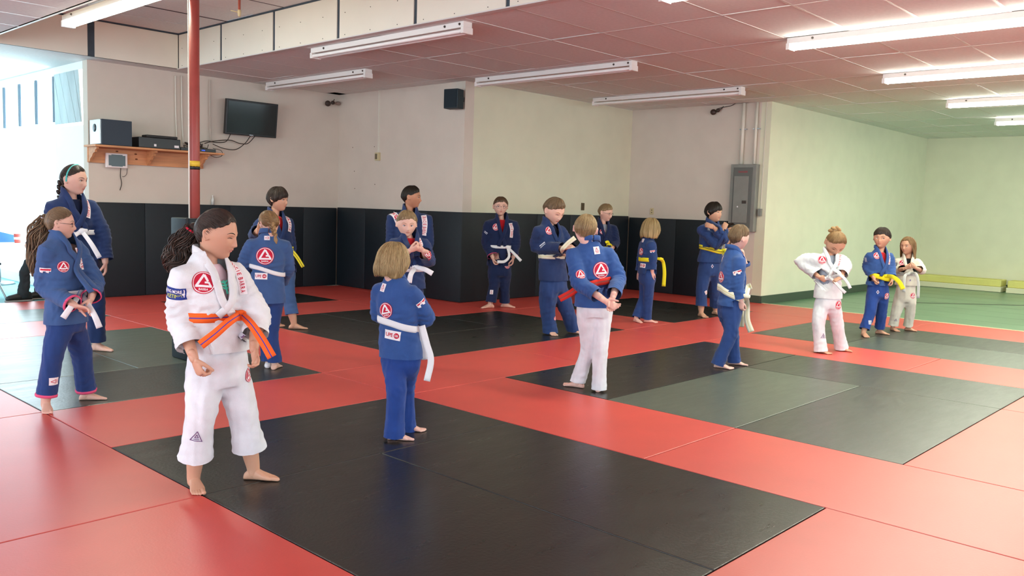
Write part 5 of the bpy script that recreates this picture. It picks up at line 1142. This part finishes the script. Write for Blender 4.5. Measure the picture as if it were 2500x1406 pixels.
P.append(dict(label='dark bowl-haired boy hugging his own shoulders, yellow belt with black stripe', base=(1728, 772), seed=19,
  head=(1743, 517), hh=48, face=(55, 0, 0), sh=(1738, 555), pe=(1733, 655), phi=28, sw=.130, gi='gi_deep', pants='gi_deep', skin='skin_warm', hairm='hair_black', hair='mop', vee=.07,
  belt=(1741, 608), hem=(1736, 640), beltm='belt_yellow_black', bw=.05, bslope=-.3, knot=(1766, 611), tails=[[(1769, 622, -.18), (1766, 640, -.18)]],
  R=dict(e=(1748, 596, -.20), w=(1766, 562, -.20), hand=((.3, .2, .9), (.0, .9, -.2), .6), cuff=.9), L=dict(e=(1768, 584, -.22), w=(1744, 556, -.26), hand=((-.9, .1, .35), (0, .9, -.3), .3), cuff=.82),
  r=dict(f=(1711, 773), k=(1713, 708, -.02), c=(1710, 747), d=28), l=dict(f=(1746, 768), k=(1744, 705, 0), c=(1743, 743), d=42), pw=1.05,
  patches=[('patch', 't', 1739, 650, .024, 'diamond'), ('patch', 'j', 1730, 560, .018, 'grey', 70), ('patch', 't', 1724, 714, .022, 'label', 30)]))
P.append(dict(label='dark-haired child in white gi half hidden between two boys by the grey panel', base=(1768, 766), seed=20,
  head=(1783, 563), hh=38, face=(20, 0, 0), sh=(1776, 600), pe=(1772, 680), phi=10, sw=.115, gi='gi_cream', pants='pants_white', skin='skin_warm', hairm='hair_black', hair='short', k=.92,
  belt=(1774, 645), hem=(1772, 690), tails=[],
  R=dict(e=(1758, 640, 0), w=(1762, 670, -.05), hand=None), L=dict(e=(1795, 640, 0), w=(1792, 670, -.05), hand=None),
  r=dict(f=(1760, 765), k=(1764, 725, 0), c=(1762, 755), d=0), l=dict(f=(1778, 765), k=(1780, 725, 0), c=(1779, 755), d=20), pw=.8))
P.append(dict(label='brown-haired boy in blue gi seen from behind, hand at his mouth, white and yellow belt', base=(1772, 895), seed=21,
  head=(1804, 578), hh=60, face=(126, 4, 8), sh=(1790, 628), pe=(1782, 752), phi=116, sw=.118, gi='gi_royal', pants='pants_blue', skin='skin_pink', hairm='hair_ash', hair='short', nk=1.1,
  belt=(1786, 716), hem=(1782, 745), beltm='belt_white_yellow', bw=.06, bslope=-.5, knot=(1821, 722), tails=[[(1824, 745, .1), (1824, 780, .1), (1834, 810, .1)], [(1812, 750, .16), (1811, 775, .16), (1809, 798, .16)], [(1826, 702, .14), (1834, 698, .14)]],
  R=dict(e=(1800, 696, -.1), w=(1809, 735, -.10), hand=((.05, .1, -1), (.4, .8, 0), .8), cuff=.85), L=dict(e=(1818, 652, .16), w=(1815, 630, .14), hand=((-.1, -.3, .95), (-.8, -.2, .3), .8), cuff=.5),
  r=dict(f=(1755, 898), k=(1784, 815, -.03), c=(1757, 892), d=74), l=dict(f=(1791, 890), k=(1787, 815, .06), c=(1789, 884), d=84), pw=1.0,
  patches=[('patch', 'j', 1764, 630, .028, 'label', -10), ('patch', 'j', 1760, 676, .052, 'round'), ('patch', 'j', 1800, 666, .026, 'ornament', 12)]))
P.append(dict(label='girl in white gi with clipped-up hair looking down at her white belt', base=(2025, 860), seed=22,
  head=(2040, 592), hh=62, face=(18, 46, -6), sh=(2025, 630), pe=(2021, 734), phi=24, sw=.125, gi='gi_white', pants='pants_white', skin='skin_warm', hairm='hair_lightbrown', hair='pulled', pole=(0, -.35, .94), shirt='shirt_grey', vee=.11, open=.1,
  braid=[(2030, 567, .02, .035), (2040, 560, .0, .04), (2050, 566, .02, .03)],
  belt=(2020, 678), hem=(2018, 727), knot=(2027, 677), tails=[[(2050, 672, -.24), (2066, 686, -.26), (2076, 704, -.26)], [(2040, 690, -.22), (2052, 704, -.24), (2064, 715, -.24)]],
  R=dict(e=(1954, 638, .02), w=(2000, 676, -.10), hand=((.8, .2, -.4), (.2, .8, 0), .8), cuff=.86), L=dict(e=(2064, 650, .0), w=(2052, 677, -.18), hand=((-.6, -.3, -.4), (-.2, .2, -.9), .9), cuff=.75),
  r=dict(f=(2002, 861), k=(1998, 788, -.03), c=(2002, 857), d=55), l=dict(f=(2052, 856), k=(2043, 786, 0), c=(2046, 851), d=72), pw=1.05, hemw=1.15, sl=1.15,
  patches=[('patch', 'j', 2007, 634, .046, 'round'), ('patch', 't', 2048, 745, .048, 'round'), ('patch', 't', 2010, 820, .026, 'tri'), ('patch', 'j', 1953, 623, .02, 'stripes', -25)], lettered=[([(2056, 606), (2051, 628), (2047, 652)], .03, 'GRACIE BARRA')]))
P.append(dict(label='dark-haired boy in bright blue gi with wide yellow belt, looking sideways', base=(2130, 818), seed=23,
  head=(2153, 580), hh=50, face=(-14, 0, 0), sh=(2148, 622), pe=(2143, 710), phi=34, sw=.125, gi='gi_royal', pants='pants_royal', skin='skin_warm', hairm='hair_dark', hair='fringe', shirt='shirt_red', vee=.16, gaze=-1.5,
  belt=(2150, 674), hem=(2145, 696), beltm='belt_yellow', bw=.055, bslope=-.3, knot=(2164, 673), tails=[[(2180, 676, -.22), (2195, 688, -.24), (2205, 706, -.24)]],
  R=dict(e=(2117, 652, 0), w=(2134, 680, -.12), hand=((.4, -.1, -.8), (.6, -.3, .3), 1.2), cuff=.82), L=dict(e=(2174, 652, .05), w=(2177, 680, -.04), hand=((.1, -.2, -.9), (-.8, -.2, 0), .8), cuff=.85),
  r=dict(f=(2108, 821), k=(2124, 764, -.02), c=(2114, 804), d=20), l=dict(f=(2146, 815), k=(2152, 764, .02), c=(2146, 799), d=72), pw=1.0,
  patches=[('patch', 'j', 2141, 624, .042, 'round'), ('patch', 't', 2143, 713, .026, 'diamond'), ('patch', 't', 2124, 787, .024, 'labelb'), ('patch', 'j', 2114, 634, .02, 'stripes', 90), ('patch', 't', 2165, 723, .040, 'round')], lettered=[([(2167, 613), (2170, 630), (2169, 646)], .03, 'GRACIE')]))
P.append(dict(label='smallest girl in white gi with long loose hair, fingers held together, far right', base=(2200, 808), seed=24,
  head=(2217, 599), hh=44, face=(-32, 2, 0), sh=(2216, 636), pe=(2210, 722), phi=8, sw=.120, gi='gi_cream', pants='gi_cream', skin='skin_warm', hairm='hair_lightbrown', hair='long', shirt='shirt_black', vee=.13,
  belt=(2218, 668), hem=(2212, 696), beltm='belt_grey', bw=.04, knot=(2222, 667), tails=[[(2210, 672, -.18), (2207, 690, -.2), (2207, 713, -.2)], [(2236, 668, -.18), (2242, 690, -.2), (2241, 728, -.2)]],
  R=dict(e=(2185, 661, 0), w=(2211, 655, -.16), hand=((.7, -.2, .35), (.2, .6, .3), .8), cuff=.6), L=dict(e=(2251, 662, 0), w=(2236, 654, -.16), hand=((-.7, -.2, .35), (-.2, .6, .3), .8), cuff=.5),
  r=dict(f=(2179, 807), k=(2188, 762, -.02), c=(2182, 795), d=35), l=dict(f=(2216, 807), k=(2222, 762, 0), c=(2218, 795), d=72), pw=1.05,
  patches=[('patch', 'j', 2203, 642, .042, 'round'), ('patch', 'j', 2184, 645, .024, 'grey', 0), ('patch', 't', 2229, 722, .042, 'round'), ('patch', 't', 2187, 781, .02, 'tri'), ('patch', 'j', 2222, 684, .02, 'diamond')]))
mat('trim_pink', srgb('D8507A'), rough=.8)
ONLY = globals().get('ONLY')
for i_, S_ in enumerate(P):
    if ONLY is not None and i_ not in ONLY: continue
    build_person(S_)
# ================================================================== the entry corner: chairs, table, seated adult
mat('chair_seat', srgb('2A3238'), rough=.5); mat('chair_metal', srgb('8E989C'), rough=.3, metal=.7); mat('chair_teal', srgb('3E8F86'), rough=.5); mat('table_top', srgb('D9D7D2'), rough=.4)
mat('trouser_dark', srgb('20282C'), rough=.9); mat('shirt_navy', srgb('2C3A52'), rough=.9); mat('shoe_dark', srgb('1E1A1A'), rough=.5); mat('sole', srgb('8C8480'), rough=.6)
def folding_chair(x, y, rz, label, seatm='chair_seat', backm='chair_seat'):
    t = empty('folding_chair', (x, y, -.02), label, 'chair'); R = Matrix.Rotation(rz, 3, 'Z')
    T = lambda *p: V3(*(R @ Vector(p)))+V3(x, y, -.02)
    A = Acc(); A.obb(T(0, 0, .44), T(.20, 0, .44)-T(0, 0, .44), T(0, .20, .44)-T(0, 0, .44), V3(0, 0, .016), 0, .01); A.obj('seat', MATS[seatm], t, True)
    A = Acc(); A.obb(T(0, .235, .72), T(.20, 0, 0)-T(0, 0, 0), T(0, .012, 0)-T(0, 0, 0), V3(0, 0, .10), 0, .01); A.obj('backrest', MATS[backm], t, True)
    for s in (-1, 1):
        for a_, b_ in (((s*.215, -.24, .008), (s*.205, .25, .82)), ((s*.20, .25, .008), (s*.19, -.15, .43))):
            A = Acc(); A.add(*tube([T(*a_), T(*b_)], [.012, .012], 8)); A.obj('leg', MATS['chair_metal'], t, True)
    A = Acc(); A.add(*tube([T(-.2, .20, .10), T(.2, .20, .10)], [.008, .008], 6)); A.obj('stretcher', MATS['chair_metal'], t, True)
    return t
c1 = onz(52, 735); folding_chair(c1[0]-.32, c1[1]+.62, .5, 'folding chair with dark seat at the far left edge, beside the seated adult', 'chair_seat', 'chair_teal')
c2 = onz(92, 730); folding_chair(c2[0]-.95, c2[1]+1.5, 2.6, 'folding chair in the entry behind the dark-seated one', 'chair_seat', 'chair_seat')
c3 = onz(12, 690); folding_chair(c3[0]-1.2, c3[1]+1.6, 2.2, 'second folding chair in the bright entry, behind the table', 'chair_teal', 'chair_teal')
tb = ony(48, 593, 13.6); t = empty('small_table', (tb[0]-.2, 13.9, -.02), 'small pale-topped table in the bright entry', 'table')
A = Acc(); A.add(*tube([(tb[0]-.2, 13.9, tb[2]-.02), (tb[0]-.2, 13.9, tb[2])], [.42, .42], 30, dome=False)); A.obj('tabletop', MATS['table_top'], t, True)
A = Acc(); A.add(*tube([(tb[0]-.2, 13.9, 0), (tb[0]-.2, 13.9, tb[2]-.02)], [.035, .03], 14, dome=False)); A.obj('pedestal', MATS['chair_metal'], t, True)
A = Acc(); A.add(*tube([(tb[0]-.2, 13.9, -.018), (tb[0]-.2, 13.9, .01)], [.22, .20], 24, dome=False)); A.obj('table_base', MATS['chair_metal'], t, True)
t = empty('drink_cup', (tb[0]-.02, 13.62, tb[2]), 'red and white cup on the small pale table', 'cup')
A = Acc(); A.add(*tube([(tb[0]-.02, 13.62, tb[2]+.001), (tb[0]-.02, 13.62, tb[2]+.13)], [.04, .05], 16, dome=False)); A.obj('cup_body', mat('cup_red', srgb('C85A52'), rough=.5), t, True)
A = Acc(); A.add(*tube([(tb[0]-.02, 13.62, tb[2]+.05), (tb[0]-.02, 13.62, tb[2]+.085)], [.047, .049], 16, dome=False)); A.obj('cup_band', MATS['white_plastic'], t, True)
bx_ = ony(20, 578, 13.8); A = Acc(); A.add([bx_+V3(-.22, 0, -.08), bx_+V3(.16, 0, -.08), bx_+V3(.16, .2, -.08), bx_+V3(-.22, .2, -.08), bx_+V3(-.2, .02, .10), bx_+V3(.10, .03, .02), bx_+V3(.10, .18, .02), bx_+V3(-.2, .18, .10)], [(3, 2, 1, 0), (4, 5, 6, 7), (0, 1, 5, 4), (1, 2, 6, 5), (2, 3, 7, 6), (3, 0, 4, 7)]); o = A.obj('folded_cloth', mat('cloth_blue', srgb('3E6FB8'), rough=.8), None, False, origin=bx_); tag(o, 'blue folded cloth on the small table in the entry', 'cloth')
# seated adult
S = onz(47, 733); wv = nrm(V3(S[0], S[1], 0)); rv = V3(wv[1], -wv[0], 0); root = empty('person', S, 'seated adult in dark trousers and shoes, mostly hidden at the far left', 'person'); D0 = math.hypot(S[0], S[1])
def J2(pxx, pyy, d=0.0):
    q = ray(pxx, pyy); return CAM+q*((D0+d)/(q[0]*wv[0]+q[1]*wv[1]))
pel = J2(124, 655, .35); chest = J2(128, 588, .42); neck = J2(134, 556, .42); kn = {1: J2(68, 645, .05), -1: J2(96, 648, .25)}; an = {1: J2(56, 718, .02), -1: J2(98, 716, .22)}
B = Acc(); hp = J2(142, 532, .40); B.add(*ball(hp, .075, .095, .115)); B.add(*tube([hp, neck, chest], [.05, .055, .08], 14)); B.add(*tube([chest, pel], [(.16, .10), (.15, .11)], 16))
for s in (1, -1): B.add(*tube([pel+rv*.06*s, kn[s], an[s]], [.075, .052, .036], 12, k=2))
el = J2(68, 600, .2); wr = J2(84, 628, .0); B.add(*tube([chest-rv*.17, el, wr], [.05, .04, .026], 12)); hand(B, wr, rv*.6-wv*.3-UP*.3, -UP, .17, 1, .6); el2 = J2(140, 605, .4); B.add(*tube([chest+rv*.17, el2, J2(120, 632, .1)], [.05, .04, .026], 12))
v_, f_ = remesh(B, .009); mkobj('body', v_, f_, MATS['skin_fair'], root)
B = Acc(); B.add(*tube([pel+UP*.02, pel-UP*.04], [(.17, .13), (.17, .13)], 16))
for s in (1, -1): B.add(*tube([pel+rv*.06*s, kn[s], an[s]*.6+kn[s]*.4, an[s]+UP*.01], [.09, .068, .06, .07], 14, k=2))
v_, f_ = remesh(B, .01); v_ = v_+vnorm(v_, f_)*(.005*wnoise(v_, .12, 4))[:, None]; mkobj('trousers', v_, f_, MATS['trouser_dark'], root)
B = Acc(); B.add(*tube([pel, chest, neck-UP*.03], [(.18, .125), (.19, .12), (.07, .06)], 18, k=2)); B.add(*tube([chest-rv*.15+UP*.05, (chest-rv*.17)*.3+el*.7], [.075, .065], 12)); B.add(*tube([chest+rv*.15+UP*.05, (chest+rv*.17)*.3+el2*.7], [.075, .065], 12)); v_, f_ = remesh(B, .01); mkobj('shirt', v_, f_, MATS['shirt_navy'], root)
hair('short', hp, V3(-rv[0]*1, -rv[1], 0)*-1, -rv, UP, .23, MATS['hair_dark'], root, 160, 3)
for s in (1, -1):
    c = V3(an[s][0], an[s][1], -.018); d = -rv*.9-wv*.3; l = np.cross(nrm(d), UP); B = Acc(); d = nrm(d)
    B.add(*loft([ring(c+d*a_+UP*(.02+h_/2), l*w_, UP*h_/2, 14) for a_, w_, h_ in ((-.10, .02, .05), (-.085, .038, .10), (0, .042, .11), (.08, .047, .08), (.16, .046, .06), (.19, .03, .04))])); B.obj('shoe', MATS['shoe_dark'], root, True)
    B = Acc(); B.add(*loft([ring(c+d*a_+UP*.012, l*w_, UP*.011, 12, .7) for a_, w_ in ((-.105, .03), (-.08, .042), (.08, .05), (.17, .046), (.2, .028))])); B.obj('sole', MATS['sole'], root, True)
